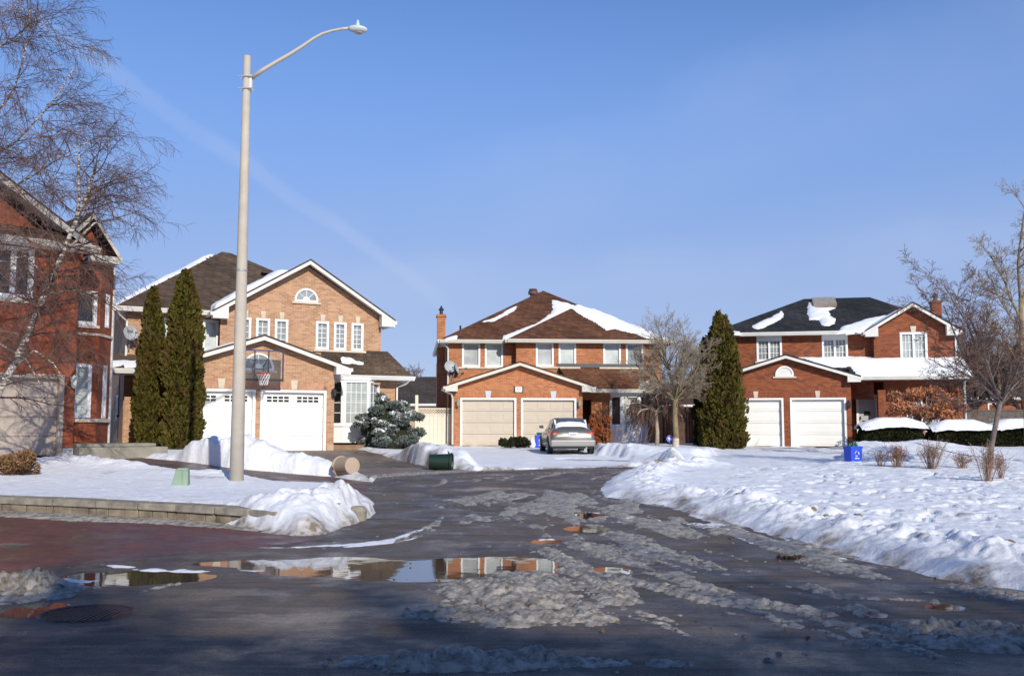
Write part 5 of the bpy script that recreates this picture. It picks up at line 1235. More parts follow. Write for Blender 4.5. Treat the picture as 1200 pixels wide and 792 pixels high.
X, Y = np.meshgrid(np.linspace(-.5, .5, 14), np.linspace(1.08, 2.3, 20)); hgt = .018*np.clip((1-np.abs(X/.5)**6), 0, 1)*np.clip((1-np.abs((Y-1.7)/.6)**6), 0, 1)
V = np.stack([X.ravel(), Y.ravel(), (1.355+.045*(1-((Y-1.85)/.8)**2)-.02*np.abs(X/.5)**2).ravel()+hgt.ravel()-.01], 1); idx = np.arange(14*20).reshape(20, 14)
np_mesh('roof_snow', V, np.stack([idx[:-1,:-1], idx[:-1,1:], idx[1:,1:], idx[1:,:-1]], -1).reshape(-1, 4), SNOWR, car)
RIMM = mat('rim_grey', (.30, .30, .31), .4, metal=.8)
for s in (-1, 1):
    def sw(pts, nm):
        vs = [(s*x, y, z_) for x, y, z_ in pts]+[(s*(x-.05), y, z_) for x, y, z_ in pts]; k = len(pts)
        MB().add(vs, [tuple(range(k)), tuple(range(2*k-1, k-1, -1))]+[(i, i+k, (i+1) % k+k, (i+1) % k) for i in range(k)]).build(nm, CG, car)
    sw([(.735, .86, .97), (.752, 1.72, .97), (.625, 1.72, 1.33), (.60, 1.22, 1.31)], 'side_window'); sw([(.752, 1.80, .97), (.735, 2.80, .97), (.625, 2.32, 1.30), (.63, 1.80, 1.33)], 'side_window')
    for y in (.88, 3.55):
        wl_ = MB().lathe([(.18, -.10), (.30, -.09), (.315, -.04), (.315, .04), (.30, .09), (.18, .10)], 24, (s*.78, y, .315), ax='x').build('wheel', RUB, car, smooth=False)
        MB().lathe([(.19, -.02), (.19, .02), (.17, .105), (.06, .095), (.02, .11)], 10, (s*.785, y, .315), ax='x').build('rim', mat('rim_grey', (.30, .30, .31), .4, metal=.8), wl_) if s > 0 else MB().lathe([(.02, -.11), (.06, -.095), (.17, -.105), (.19, -.02), (.19, .02)], 10, (s*.785, y, .315), ax='x').build('rim', MATS['rim_grey'], wl_)
        MB().lathe([(.37, -.01), (.37, .01)], 24, (s*.872, y, .33), ax='x').build('wheel_arch', RUB, car)
    tl = MB().add([(s*.56, -.01+.045, .66), (s*.82, .09, .66), (s*.85, .22, .74), (s*.80, .12, .86), (s*.60, .05, .86), (s*.56, .2, .66), (s*.78, .3, .7), (s*.8, .35, .74), (s*.76, .3, .84), (s*.6, .25, .84)], [(0,1,2,3,4),(9,8,7,6,5),(0,5,6,1),(1,6,7,2),(2,7,8,3),(3,8,9,4),(4,9,5,0)]).build('tail_light', mat('tail_red', (.55, .02, .012), .2), car)
    MB().lathe([(.055, 0), (.05, -.02)], 10, (s*.69, .055, .77), ax='y').build('signal_lens', mat('signal_amber', (.75, .2, .05), .2), tl)
    mi = MB().add([(s*.84, 2.62, .98), (s*1.02, 2.60, .99), (s*1.03, 2.60, 1.10), (s*.86, 2.62, 1.11), (s*.84, 2.72, .99), (s*1.0, 2.70, 1.0), (s*1.0, 2.70, 1.09), (s*.86, 2.72, 1.10)], [(0,1,2,3),(7,6,5,4),(0,4,5,1),(1,5,6,2),(2,6,7,3),(3,7,4,0)]).build('wing_mirror', mat('mirror_dark', (.05, .05, .05), .4), car)
    for y in (1.5, 2.45): MB().box(s*.87-.015, s*.87+.02, y-.09, y+.09, .76, .79).build('door_handle', PAINT, car)
MB().prism([(-.84, .30), (.84, .30), (.86, .55), (-.86, .55)], -.06, .12).build('rear_bumper', mat('bumper_silver', (.33, .32, .30), .35, metal=.5), car, bevel=.05)
MB().prism([(-.7, .22), (.7, .22), (.76, .31), (-.76, .31)], .0, .3).build('valance', RUB, car)
pt = MB().box(-.17, .17, -.012, .045, .68, .83).build('number_plate', mat('plate_white', (.75, .75, .73), .5), car)
mk = MB()
for i in range(7):
    if i != 3 or 1: mk.box(-.125+i*.036, -.103+i*.036, -.016, -.012, .72, .775)
mk.build('plate_marks', mat('plate_blue', (.06, .10, .35), .5), pt)
MB().tube([(.5, .2, .27), (.5, -.02, .25)], .035, 8).build('exhaust', GREY, car)
MB().box(-.012, .012, .52, .54, .96, 1.0).box(-.16, .16, .03, .05, .875, .89).build('trunk_trim', PAINT, car)

# ------------------------------------------------------------------ plants
def leaves(name, C, A, B_, m, parent=None):
    """quads centred on C with half axes A, B"""
    V = np.stack([C-A-B_, C+A-B_*.6, C+A*.7+B_, C-A*.5+B_*.8], 1).reshape(-1, 3); Q = np.arange(len(V)).reshape(-1, 4)
    return np_mesh(name, V, Q, m, parent, smooth=False)
def unit(v): return v/np.maximum(np.linalg.norm(v, axis=1, keepdims=True), 1e-9)
def spray(name, P, out, n_size, m, parent, seed, upright=.8, aspect=.45, jit=.6):
    rg = np.random.default_rng(seed); N_ = len(P)
    a = unit(out*.6+np.array([0, 0, upright])+rg.normal(0, jit, (N_, 3))*.5); b = unit(np.cross(a, unit(rg.normal(0, 1, (N_, 3)))))
    s = n_size*rg.uniform(.6, 1.35, (N_, 1)); return leaves(name, P, a*s, b*s*aspect, m, parent)
CED = leafmat('cedar_foliage', (.040, .042, .008), (.125, .100, .018), (.085, .055, .016), 1.6)
CED2 = leafmat('cedar_foliage_dark', (.022, .026, .010), (.050, .045, .015), (.035, .03, .012), 1.1)
BARK = mat('bark_brown', (.13, .10, .08), .9, var=.3, vs=8, bump=.5, bs=30)
def cedar(name, loc, H, prof, label, seed, m=CED, n=15000, two=None, group=None):
    e = empty(name, loc, 0, label, 'cedar'); rg = np.random.default_rng(seed)
    t = rg.uniform(0, 1, n*2); 
    ts = np.array([q[0] for q in prof]); rs = np.array([q[1] for q in prof])
    r = np.interp(t, ts, rs); k = rg.uniform(0, rs.max(), n*2) < r; t = t[k][:n]; r = r[k][:n]; n_ = len(t)
    th = rg.uniform(0, 2*pi, n_); lump = 1+.38*fbm(th*2.2+9, t*H*1.9, 1., 4, seed)+.34*vnoise(th*5, t*H*4, seed)+.16*vnoise(th*12, t*H*9, seed+3)
    rr = r*lump*(1-rg.random(n_)**3*.35)
    P = np.stack([rr*np.cos(th), rr*np.sin(th), t*H+rg.normal(0, .04, n_)], 1)
    if two is not None:
        dx, dh, fr = two; s = rg.random(n_) < fr; tt = t*1.0; P[s, 0] += dx*np.clip(t[s]*1.5, 0, 1)*1; P[s, 2] *= dh
    out = np.stack([np.cos(th), np.sin(th), np.zeros(n_)], 1)
    spray('foliage', P, out, .085, m, e, seed+1)
    core = [(max(a_*.62, .01), q_*H*.97) for q_, a_ in prof]
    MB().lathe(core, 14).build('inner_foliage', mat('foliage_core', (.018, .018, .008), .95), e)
    MB().tube([(0, 0, -.2), (0, 0, H*.5)], [.09, .05], 8).build('trunk', BARK, e)
    return e
PC = [(0, .75), (.05, .9), (.3, 1.), (.6, .88), (.8, .68), (.92, .42), (.98, .18), (1, .05)]
q = at(174.5, 33.6); cedar('cedar', (q.x, q.y, .6), 5.75, [(a, b*.43) for a, b in PC], 'shorter slender cedar column left of its taller twin', 1)
q = at(213, 33.2); cedar('cedar', (q.x, q.y, .6), 6.3, [(a, b*.60*(1.08 if a < .5 else 1)) for a, b in PC], 'taller cedar column between the street lamp and its shorter twin', 2, n=19000)
q = at(844, 43.5); cedar('cedar', (q.x, q.y, .55), 6.15, [(0, .78), (.06, .92), (.25, .90), (.45, .78), (.65, .60), (.82, .36), (.93, .20), (1, .06)], 'broad pointed green cedar between the orange and red houses', 3, n=24000, two=(.30, .97, .35))
q = at(829, 45.2); cedar('cedar', (q.x, q.y, .6), 5.1, [(a, b*.55) for a, b in PC], 'dark narrow cedar half hidden behind the broad cedar', 4, m=CED2, n=9000)

# bare trees
def grow(T, TW, p, d, L, r, depth, rg, P):
    """T: thick parts, TW: thin twigs"""
    n = P.get('seg', 5); pts = [p.copy()]; rad = [r]; q = p.copy(); dd = d.normalized()
    for i in range(n):
        dd = (dd+Vector((rg.gauss(0, 1), rg.gauss(0, 1), rg.gauss(0, 1)))*P['wob']+Vector((0, 0, P['up'][min(depth, len(P['up'])-1)]))).normalized()
        q = q+dd*(L/n); pts.append(q.copy()); rad.append(r*(1-(1-P['taper'])*(i+1)/n))
    thin = depth >= P['thin']
    (TW if thin else T).tube(pts, rad, 3 if thin else (8 if depth == 0 else 5), cap=not thin)
    if depth >= P['max']:
        return
    k = P['kids'][min(depth, len(P['kids'])-1)]
    for i in range(k):
        t = P['start']+(1-P['start'])*(i+rg.random())/k; f = t*n; j = min(int(f), n-1); fr = f-j
        pp = pts[j].lerp(pts[j+1], fr); ax = (pts[j+1]-pts[j]).normalized()
        ph = rg.uniform(0, 2*pi); s = ax.orthogonal().normalized(); s = Matrix.Rotation(ph, 3, ax) @ s
        an = radians(rg.uniform(*P['ang'])); nd = ax*cos(an)+s*sin(an)
        ll = L*rg.uniform(*P['len'])*(1-.35*t if P.get('cone', 1) else 1); r0_ = (r*(1-(1-P['taper'])*t))*rg.uniform(.5, .68)
        grow(T, TW, pp, nd, ll, max(r0_, P['rmin']), depth+1, rg, P)
def tree(name, loc, label, limbs, P, seed, tm, cm, group=None, trunk=None, cat='tree'):
    e = empty(name, loc, 0, label, cat, group); rg = random.Random(seed); T = MB(); TW = MB()
    if trunk: T.tube(trunk[0], trunk[1], 10)
    for (p_, d_, L_, r_) in limbs: grow(T, TW, Vector(p_), Vector(d_), L_, r_, 1, rg, P)
    T.build('trunk', tm, e, smooth=True, fix=False); TW.build('crown', cm, e, fix=False)
    return e
TWG = mat('twig_brown', (.15, .105, .085), .9, var=.25, vs=3); TWG2 = mat('twig_grey_tan', (.27, .22, .16), .9, var=.25, vs=3); TWR = mat('twig_red_brown', (.13, .075, .055), .9, var=.3, vs=2)
LICH = mat('bark_lichen', (.20, .155, .085), .9, var=.45, vs=5, bump=.5, bs=25)
Pm = dict(seg=5, wob=.09, up=[0, .05, .05, .06, .04], taper=.45, thin=3, max=5, kids=[0, 9, 7, 6, 4], start=.15, ang=(25, 55), len=(.46, .66), rmin=.0055)
q = at(791.5, 43.0)
LB = []
rg = random.Random(5)
for dx, dy, dz, L_, r_ in [(-.75, .1, .75, 3.0, .055), (-.35, -.3, .95, 3.6, .06), (-.05, .25, 1, 3.9, .065), (.3, -.2, .95, 3.6, .06), (.8, .15, .62, 3.0, .055), (.55, .5, .8, 2.9, .045), (-.5, .6, .8, 2.9, .045), (.1, -.6, .85, 2.9, .045), (-.9, -.3, .45, 2.1, .04), (1., -.2, .35, 2.0, .04)]:
    LB.append(((0, 0, 1.95+rg.uniform(-.15, .2)), (dx*1.1, dy, dz), L_*.78, r_))
tree('maple_tree', (q.x, q.y, .7), 'bare vase-shaped maple with lichen-yellow trunk beside the violet yard sign', LB, Pm, 11, LICH, TWG2, trunk=([(0, 0, -.2), (.02, 0, .6), (-.01, 0, 1.4), (.02, 0, 2.15)], [.15, .125, .115, .12]))
MB().tube([(0.0, 0, -.1), (.015, 0, .42)], [.156, .137], 12).build('bark_wrap', mat('wrap_pale', (.5, .42, .35), .9, var=.2, vs=9), bpy.data.objects['maple_tree'])
Pw = dict(seg=6, wob=.16, up=[0, -.16, -.28, -.36], taper=.4, thin=2, max=4, kids=[0, 9, 7, 6], start=.15, ang=(25, 75), len=(.40, .64), rmin=.008)
q = at(769.5, 44.0); LB = []
for i in range(13):
    t = i*2*pi/13; LB.append(((.0, 0, 1.55), (cos(t), sin(t)*.8, .75+.25*(i % 3)), 1.55 if cos(t) < .6 else 1.3, .05))
tree('weeping_tree', (q.x, q.y, .7), 'small umbrella-shaped weeping tree with brown drooping twigs by the bay window', LB, Pw, 12, mat('bark_pale', (.36, .29, .22), .9, var=.2, vs=8), TWR, trunk=([(0, 0, -.2), (.03, 0, .7), (-.02, 0, 1.3), (0, 0, 1.65)], [.10, .085, .08, .09]))
# right-hand tree on the lawn
q = onS(1160, 549); Pr = dict(seg=6, wob=.10, up=[0, .035, .02, .01, 0], taper=.4, thin=3, max=5, kids=[0, 8, 7, 6, 4], start=.2, ang=(25, 55), len=(.40, .62), rmin=.0055)
LB = []; tpz = 1.9
for dx, dy, dz, L_, r_ in [(-1.1, .3, 1.35, 4.3, .05), (-.75, -.2, 1.9, 5.2, .055), (-.2, .3, 1.2, 4.0, .055), (.5, -.2, 1.2, 3.6, .05), (-1.3, -.3, .55, 2.6, .04), (-.9, .8, .8, 3.2, .04), (1.0, .4, .7, 3.0, .04), (.2, -.9, 1., 3.0, .035), (-1.5, .1, .15, 2.0, .035), (-1.2, -.7, .9, 2.8, .035)]:
    LB.append(((.38, 0, tpz+rg.uniform(-.1, .1)), (dx*.75, dy, dz), L_*.70, r_*.75))
tree('lawn_tree', (q.x, q.y, q.z-.05), 'bare brown tree leaning right out of the snowy lawn among dry shrubs', LB, Pr, 14, mat('bark_grey_brown', (.15, .115, .10), .9, var=.3, vs=8), TWR, trunk=([(-.02, 0, -.2), (.06, 0, .6), (.20, 0, 1.2), (.40, 0, 2.0)], [.085, .07, .066, .065]))
q = at(1203, 31.0, .62); LB = [((0, 0, 4.3), (-.4, .1, 1.), 2.4, .045), ((0, 0, 3.6), (-.6, -.2, 1.), 2.4, .04), ((0, 0, 4.6), (.4, .1, 1.2), 3., .05), ((0, 0, 3.2), (.8, .2, .8), 3., .05), ((0, 0, 2.8), (-.6, .4, .9), 1.8, .03), ((0, 0, 5), (-.15, -.3, 1), 3.2, .05)]
tree('lawn_tree', q, 'tall bare tree with straight lichened trunk cut by the right edge', LB, Pr, 15, LICH, TWG2, trunk=([(0, 0, -.2), (.03, 0, 1.5), (-.03, 0, 3), (0, 0, 5)], [.11, .09, .08, .06]))
# thicket beyond the red house
Pb = dict(seg=5, wob=.13, up=[0, .05, .03, .02, 0], taper=.45, thin=2, max=4, kids=[0, 10, 8, 6], start=.15, ang=(20, 60), len=(.42, .66), rmin=.012)
for i, (px, Y, H, lab) in enumerate([(1143, 58, 6.6, 'bare round-crowned tree just right of the red house downspout, beyond the fence'), (1172, 56, 7.4, 'tallest bare tree behind the grey fence and the leaning lawn tree'), (1200, 60, 7.0, 'bare tree behind the grey fence at the right edge'), (1226, 58, 6.5, 'bare tree beyond the fence just outside the right edge')]):
    rg = random.Random(60+i); LB = [((0, 0, 1.6+rg.random()*.8), (cos(k*2.4)*.62, sin(k*2.4)*.62, .85+.5*rg.random()), H*rg.uniform(.46, .62), .08) for k in range(9)]
    tree('bare_tree', at(px, Y, .6), lab, LB, Pb, 70+i, BARK, TWG, group='bare trees beyond the grey fence', trunk=([(0, 0, -.2), (0, 0, 1.2), (.05, 0, H*.55)], [.2, .16, .08]))
for i, (px, Y, H, lab) in enumerate([(466, 92, 6.4, 'faint bare tree above the roof of the tan bungalow'), (826, 88, 7.2, 'reddish bare tree far behind the brown board fence'), (800, 96, 6.5, 'paler bare tree behind the maple crown, far beyond the fence'), (134, 60, 7.6, 'thin bare tree glimpsed between the deep red and peach houses')]):
    rg = random.Random(80+i); LB = [((0, 0, 1.6+rg.random()*.8), (cos(k*2.4)*.6, sin(k*2.4)*.6, .9+.5*rg.random()), H*rg.uniform(.46, .62), .08) for k in range(8)]
    tree('bare_tree', at(px, Y, .6), lab, LB, dict(Pb, rmin=.016), 90+i, BARK, TWR if i == 1 else TWG, trunk=([(0, 0, -.2), (0, 0, 1.2), (.05, 0, H*.55)], [.2, .16, .08]))

# birch in front of the deep red house
Yb = 22.0
def BP(x, y, dy=0): r = ray(x, y); s = (Yb+dy)/r.y; return Vector((r.x*s, Yb+dy, r.z*s+CAMH))
base = Vector((BP(-35, 560).x, Yb, .55))
e = empty('birch_tree', base, 0, 'leaning white-barked birch with fine drooping twigs over the taupe garage', 'birch')
BB, tb, bb_, NN = nodes('birch_bark')
tcn = NN('ShaderNodeTexCoord'); mp = NN('ShaderNodeMapping', {0: tcn.outputs['Object'], 3: (3, 3, 14)}); nn_ = NN('ShaderNodeTexNoise', {0: mp.outputs[0], 'Scale': 1.6, 'Detail': 5.})
rm = NN('ShaderNodeMapRange', {0: nn_.outputs[0], 1: .42, 2: .56}); n5 = NN('ShaderNodeTexNoise', {0: tcn.outputs['Object'], 'Scale': .8}); rn = NN('ShaderNodeMapRange', {0: n5.outputs[0], 1: .4, 2: .6})
c_ = mixc(NN, rm.outputs[0], (.56, .50, .43, 1), (.08, .065, .055, 1)); tb.links.new(c_, bb_.inputs['Base Color']); bb_.inputs['Roughness'].default_value = .8
T = MB(); TW = MB(); rg = random.Random(21)
def stem(pts, r0_, r1_, nk, P, k=8, lr=(1.2, 2.4), side=None):
    q = [p-base for p in pts]; n = len(q); rad = [r0_+(r1_-r0_)*i/(n-1) for i in range(n)]; T.tube(q, rad, k)
    for i in range(nk):
        f = (.12+.88*rg.random())*(n-1); j = min(int(f), n-2); pp = q[j].lerp(q[j+1], f-j); rr = rad[j]*.4
        d = Vector((rg.gauss(.25, .8), rg.gauss(0, .7), rg.uniform(-.05, .9))) if side is None else Vector((side*abs(rg.gauss(.6, .5)), rg.gauss(0, .6), rg.uniform(-.1, .8)))
        grow(T, TW, pp, d, rg.uniform(*lr), max(min(rr, .028), .008), 2, rg, P)
Pbi = dict(seg=6, wob=.12, up=[0, 0, -.03, -.10, -.14, -.16], taper=.4, thin=2, max=4, kids=[0, 0, 8, 7, 4], start=.15, ang=(20, 60), len=(.42, .70), rmin=.0042)
main = [BP(-35, 560), BP(-8, 470), BP(14, 432), BP(33, 392), BP(52, 345), BP(72, 300), BP(88, 262), BP(101, 232), BP(113, 193)]
stem(main, .10, .03, 44, Pbi, lr=(1.0, 2.0))
stem([BP(88, 262), BP(93, 235, -.1), BP(92, 200, -.2), BP(93, 176, -.2)], .04, .02, 6, Pbi, 6)
stem([BP(80, 280), BP(96, 255, .2), BP(108, 240, .4), BP(122, 232, .7), BP(140, 240, 1.)], .030, .010, 10, Pbi, 6, (.7, 1.2))
# a second, off-frame leader whose limbs reach in from the left
stem([BP(-35, 540), BP(-70, 380), BP(-80, 220), BP(-60, 60)], .13, .05, 0, Pbi)
for pts, nk in [([BP(-78, 240), BP(-30, 200), BP(20, 165), BP(62, 120), BP(88, 78)], 20), ([BP(-66, 100), BP(-25, 70), BP(15, 45), BP(48, 20)], 16), ([BP(-80, 270), BP(-20, 240), BP(40, 205), BP(85, 175), BP(118, 160)], 20), ([BP(-60, 340), BP(-15, 310), BP(30, 300), BP(60, 330)], 9), ([BP(-78, 200), BP(-20, 150), BP(15, 110), BP(30, 60), BP(36, 10)], 18), ([BP(14, 432), BP(40, 410), BP(62, 425), BP(78, 450)], 8), ([BP(52, 345), BP(85, 340), BP(110, 350)], 6), ([BP(-50, 420), BP(-5, 400), BP(30, 420), BP(50, 455)], 7), ([BP(72, 300), BP(110, 262, .3), BP(140, 255, .5), BP(158, 268, .5)], 8)]:
    stem(pts, .035, .01, nk, Pbi, 6, (.8, 1.6), side=None)
T.build('trunk', BB, e, smooth=True, fix=False)
for i_ in range(46):
    p_ = BP(rg.uniform(-20, 70), rg.uniform(20, 260), rg.uniform(-.8, .8))-base
    grow(T, TW, p_, Vector((rg.uniform(-.2, 1), rg.gauss(0, .5), rg.uniform(-.3, .6))), rg.uniform(1., 1.7), .010, 2, rg, Pbi)
TW.build('crown', mat('birch_twig', (.13, .075, .058), .9, var=.3, vs=2), e, fix=False)

# spruce
def blob_leaves(e, nm, lobes, n, size, m, seed, flat=.7, core=True, spread=.0, upright=.3):
    rg_ = np.random.default_rng(seed); w_ = np.array([l[3]**2 for l in lobes]); ids = rg_.choice(len(lobes), n, p=w_/w_.sum()); L = np.array(lobes)[ids]
    dirs = unit(rg_.normal(0, 1, (n, 3))); rr = 1-rg_.random(n)**2*.45
    P = L[:, :3]+dirs*L[:, 3:4]*rr[:, None]*np.array([1, 1, flat]); 
    k = P[:, 2] > .02; P = P[k]; dirs = dirs[k]
    o = spray(nm, P, dirs, size, m, e, seed+1, upright)
    return o, P, dirs
SPR = leafmat('spruce_needles', (.07, .09, .075), (.19, .22, .195), (.13, .15, .13), 2.)
q = at(456, 38.6); e = empty('spruce_bush', (q.x, q.y, .68), 0, 'spreading blue-grey spruce dusted with snow in front of the bay window', 'spruce')
rg = random.Random(31); lobes = []
for i in range(46):
    z_ = rg.uniform(.15, 1.75); R_ = 1.25*(1-.30*(z_/1.9)**2)*(.75 if z_ < .3 else 1); t = rg.uniform(0, 2*pi); k = rg.uniform(.55, 1.)
    lobes.append((R_*k*cos(t)+(.15 if z_ > 1 else 0)*0, R_*.8*k*sin(t), z_, rg.uniform(.22, .36)))
lobes += [(-.25, -.1, 1.9, .3), (-.35, 0, 2.12, .2), (.5, 0, 1.75, .28), (1.1, 0, 1.3, .28), (-1.05, -.2, 1.0, .3), (1.15, -.1, .7, .3)]
blob_leaves(e, 'foliage', lobes, 15000, .065, SPR, 32, .55)
blob_leaves(e, 'branch_snow', [(a, b-.04, c+.09, d*.62) for a, b, c, d in lobes[::2]], 3200, .075, SNOWR, 33, .28, upright=0)
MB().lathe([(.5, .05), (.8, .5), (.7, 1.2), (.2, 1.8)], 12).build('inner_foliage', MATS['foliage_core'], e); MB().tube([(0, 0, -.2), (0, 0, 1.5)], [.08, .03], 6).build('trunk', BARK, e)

# hedges with snow caps
HED = leafmat('yew_foliage', (.016, .022, .008), (.045, .048, .014), (.03, .03, .012), 2.)
def hedge(px0, px1, Y, H, D, label, seed, cap=1):
    a = at(px0, Y); b_ = at(px1, Y); W_ = b_.x-a.x; e = empty('hedge', ((a.x+b_.x)/2, Y, .68), radians(-6), label, 'hedge'); rg_ = np.random.default_rng(seed); n = 9000
    th = rg_.uniform(0, 2*pi, n); zz = rg_.uniform(-.0, 1, n); s = 1-.30*np.clip(zz, 0, 1)**4-.10*(1-zz)
    p4 = 4.; den = (np.abs(np.cos(th))**p4+np.abs(np.sin(th))**p4)**(1/p4); l = 1+.1*fbm(th*3, zz*3, 1., 3, seed)
    P = np.stack([W_/2*np.cos(th)/den*s*l, D/2*np.sin(th)/den*s*l, zz*H], 1); out = np.stack([np.cos(th), np.sin(th), np.zeros(n)], 1)
    nt_ = 2500; X = rg_.uniform(-.45, .45, nt_)*W_; Y_ = rg_.uniform(-.45, .45, nt_)*D; P2 = np.stack([X, Y_, H*(.9+.05*fbm(X, Y_, 2, 3, seed))], 1)
    spray('foliage', np.concatenate([P, P2]), np.concatenate([out, np.tile([0, 0, 1.], (nt_, 1))]), .055, HED, e, seed+1, .2)
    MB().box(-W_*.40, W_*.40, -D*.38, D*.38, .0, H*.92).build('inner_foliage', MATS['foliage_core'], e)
    if cap:
        X, Y_ = np.meshgrid(np.linspace(-W_*.5, W_*.5, 60), np.linspace(-D*.55, D*.5, 30)); r_ = (np.abs(X/(W_*.49))**3+np.abs((Y_+.02)/(D*.5))**3)**(1/3)+.16*fbm(X, Y_, 2.2, 3, seed+9)
        Z = H*.97+.24*np.clip((1-r_)*1.9, -1.5, 1)+.12*(1-(Y_/D*2)**2)+.06*X/W_+.05*fbm(X, Y_, 1.5, 3, seed); idx = np.arange(60*30).reshape(30, 60)
        np_mesh('snow_cap', np.stack([X.ravel(), Y_.ravel(), Z.ravel()], 1), np.stack([idx[:-1,:-1], idx[:-1,1:], idx[1:,1:], idx[1:,:-1]], -1).reshape(-1, 4)[(r_.ravel()[np.stack([idx[:-1,:-1], idx[:-1,1:], idx[1:,1:], idx[1:,:-1]], -1).reshape(-1, 4)] < 1.28).all(1)], SNOWR, e)
    return e
hedge(1006, 1080, 41.5, .98, 1.6, 'snow-capped dark hedge next to the porch steps of the red house', 41)
hedge(1087, 1160, 41.0, .90, 1.6, 'snow-capped dark hedge right of the copper-leaved tree', 42)
hedge(1158, 1215, 43.5, .95, 1.6, 'dark hedge at the right edge behind the leaning lawn tree', 43)

# copper-leaved tree, rust shrub
COP = leafmat('copper_leaves', (.40, .15, .07), (.55, .26, .13), (.30, .11, .05), 2.5)
q = at(1081, 42.6); LB = [((0, 0, .75), (cos(k*1.15)*.95, sin(k*1.15)*.55, .75+.3*(k % 2)), 1.75, .04) for k in range(9)]
Pc = dict(seg=5, wob=.14, up=[0, .0, .0, 0], taper=.45, thin=2, max=3, kids=[0, 6, 5], start=.2, ang=(25, 60), len=(.42, .62), rmin=.009)
e = tree('copper_tree', (q.x, q.y, .72), 'small spreading tree with withered copper leaves in front of the porch', LB, Pc, 51, mat('bark_tan', (.26, .19, .14), .9, var=.2), TWR, trunk=([(0, 0, -.2), (.03, 0, .3), (.0, 0, .85)], [.10, .08, .075]))
rg = random.Random(52); lobes = [(rg.uniform(-1.35, 1.35), rg.uniform(-.7, .7), rg.uniform(1.3, 2.45)-.0, rg.uniform(.18, .34)) for i in range(60)]
lobes = [(x, y, z_-.28*abs(x)**2*.45+.02, r_) for x, y, z_, r_ in lobes]
blob_leaves(e, 'foliage', lobes, 6000, .055, COP, 53, .8, upright=-.2)
RST = leafmat('rust_leaves', (.22, .055, .018), (.36, .12, .04), (.16, .05, .02), 3.)
q = at(703.5, 44.3); e = empty('rust_shrub', (q.x, q.y, .72), 0, 'rust-brown upright shrub beside the doorway behind the silver car', 'shrub')
lobes = [(rg.uniform(-.42, .42)*(.6+.4*sin(z_/1.4*3)), rg.uniform(-.35, .35), z_, .2) for z_ in [rg.uniform(.1, 1.25) for _ in range(26)]]
blob_leaves(e, 'foliage', lobes, 6000, .05, RST, 54, 1.2, upright=1.2)
mb = MB()
for i in range(60):
    t = rg.uniform(0, 2*pi); mb.tube([(0, 0, 0), (.25*cos(t), .2*sin(t), .7), (.5*cos(t)*rg.random(), .4*sin(t), rg.uniform(1.1, 1.5))], [.012, .008, .004], 3, cap=False)
mb.build('stems', TWR, e, fix=False)
# evergreen heap on the drive
q = at(603.5, 43.7); e = empty('cut_evergreen', (q.x, q.y, .73), 0, 'heap of cut evergreen boughs dumped in front of the beige garage doors', 'evergreen boughs')
lobes = [(rg.uniform(-.58, .55), rg.uniform(-.3, .3), rg.uniform(.1, .38)*(1-.35*abs(rg.random())), .17) for i in range(26)]
blob_leaves(e, 'foliage', lobes, 5000, .06, leafmat('cut_boughs', (.018, .025, .012), (.06, .06, .03), (.035, .03, .02), 3.), 56, .7, upright=-.1)
# tan rounded bush at the far left, and dry shrubs on the right-hand lawn
q = onS(18, 556); e = empty('dry_bush', q, 0, 'round withered tan bush in front of the taupe garage door', 'bush')
lobes = [(rg.uniform(-.35, .35), rg.uniform(-.3, .3), rg.uniform(.1, .38), .18) for i in range(20)]
blob_leaves(e, 'foliage', lobes, 5000, .035, leafmat('tan_leaves', (.16, .085, .04), (.30, .18, .09), (.22, .12, .06), 4.), 58, .9)
TWT = mat('dry_stems', (.21, .13, .085), .9, var=.35, vs=5)
def twigshrub(px, py, w_, hh, label, seed, n=60, leaf=700):
    q = onS(px, py); e = empty('dry_shrub', (q.x, q.y, q.z-.04), 0, label, 'shrub', 'dry shrubs on the right lawn'); rg = random.Random(seed); mb = MB(); tips = []
    for i in range(n):
        t = rg.uniform(0, 2*pi); l = rg.uniform(.45, 1); k = rg.random(); p0 = Vector((w_*.15*cos(t)*k, w_*.15*sin(t)*k, 0)); p2 = Vector((w_*.5*cos(t)*k, w_*.4*sin(t)*k, hh*l)); p1 = p0.lerp(p2, .5)+Vector((rg.gauss(0, .03), rg.gauss(0, .03), .05))
        mb.tube([p0, p1, p2], [.006, .005, .003], 3, cap=False)
        for j in range(4):
            a = p1.lerp(p2, rg.random()); b2 = a+Vector((rg.gauss(0, .09), rg.gauss(0, .09), rg.uniform(.0, .16))); mb.tube([a, b2], [.004, .0025], 3, cap=False); tips.append(b2)
    mb.build('stems', TWT, e, fix=False)
    rg_ = np.random.default_rng(seed); P = np.array([tips[i] for i in rg_.integers(0, len(tips), leaf)])+rg_.normal(0, .03, (leaf, 3)); P[:, 2] = np.abs(P[:, 2]); spray('foliage', P, rg_.normal(0, 1, (leaf, 3)), .016, MATS['rust_leaves'] if seed % 2 else TWT, e, seed, 0)
    return e
for i, a in enumerate([(1052, 547, .95, .62, 'reddest low dry shrub, first right of the heaped blue box', 60, 700), (1092, 549, 1.15, .85, 'widest dry shrub in the middle of the lawn row', 70, 600), (1128, 548, .6, .42, 'small dry shrub between the widest shrub and the leaning tree', 40, 250), (1157, 563, .7, .95, 'tall sparse dry shrub just left of the leaning tree trunk', 45, 250), (1172, 560, .55, .6, 'small dry shrub right of the leaning tree trunk', 30, 160), (1032, 546, .5, .5, 'thin pale dry shrub closest to the blue box', 26, 60)]):
    twigshrub(a[0], a[1], a[2], a[3], a[4], 201+i*2-(i % 2), a[5], a[6])
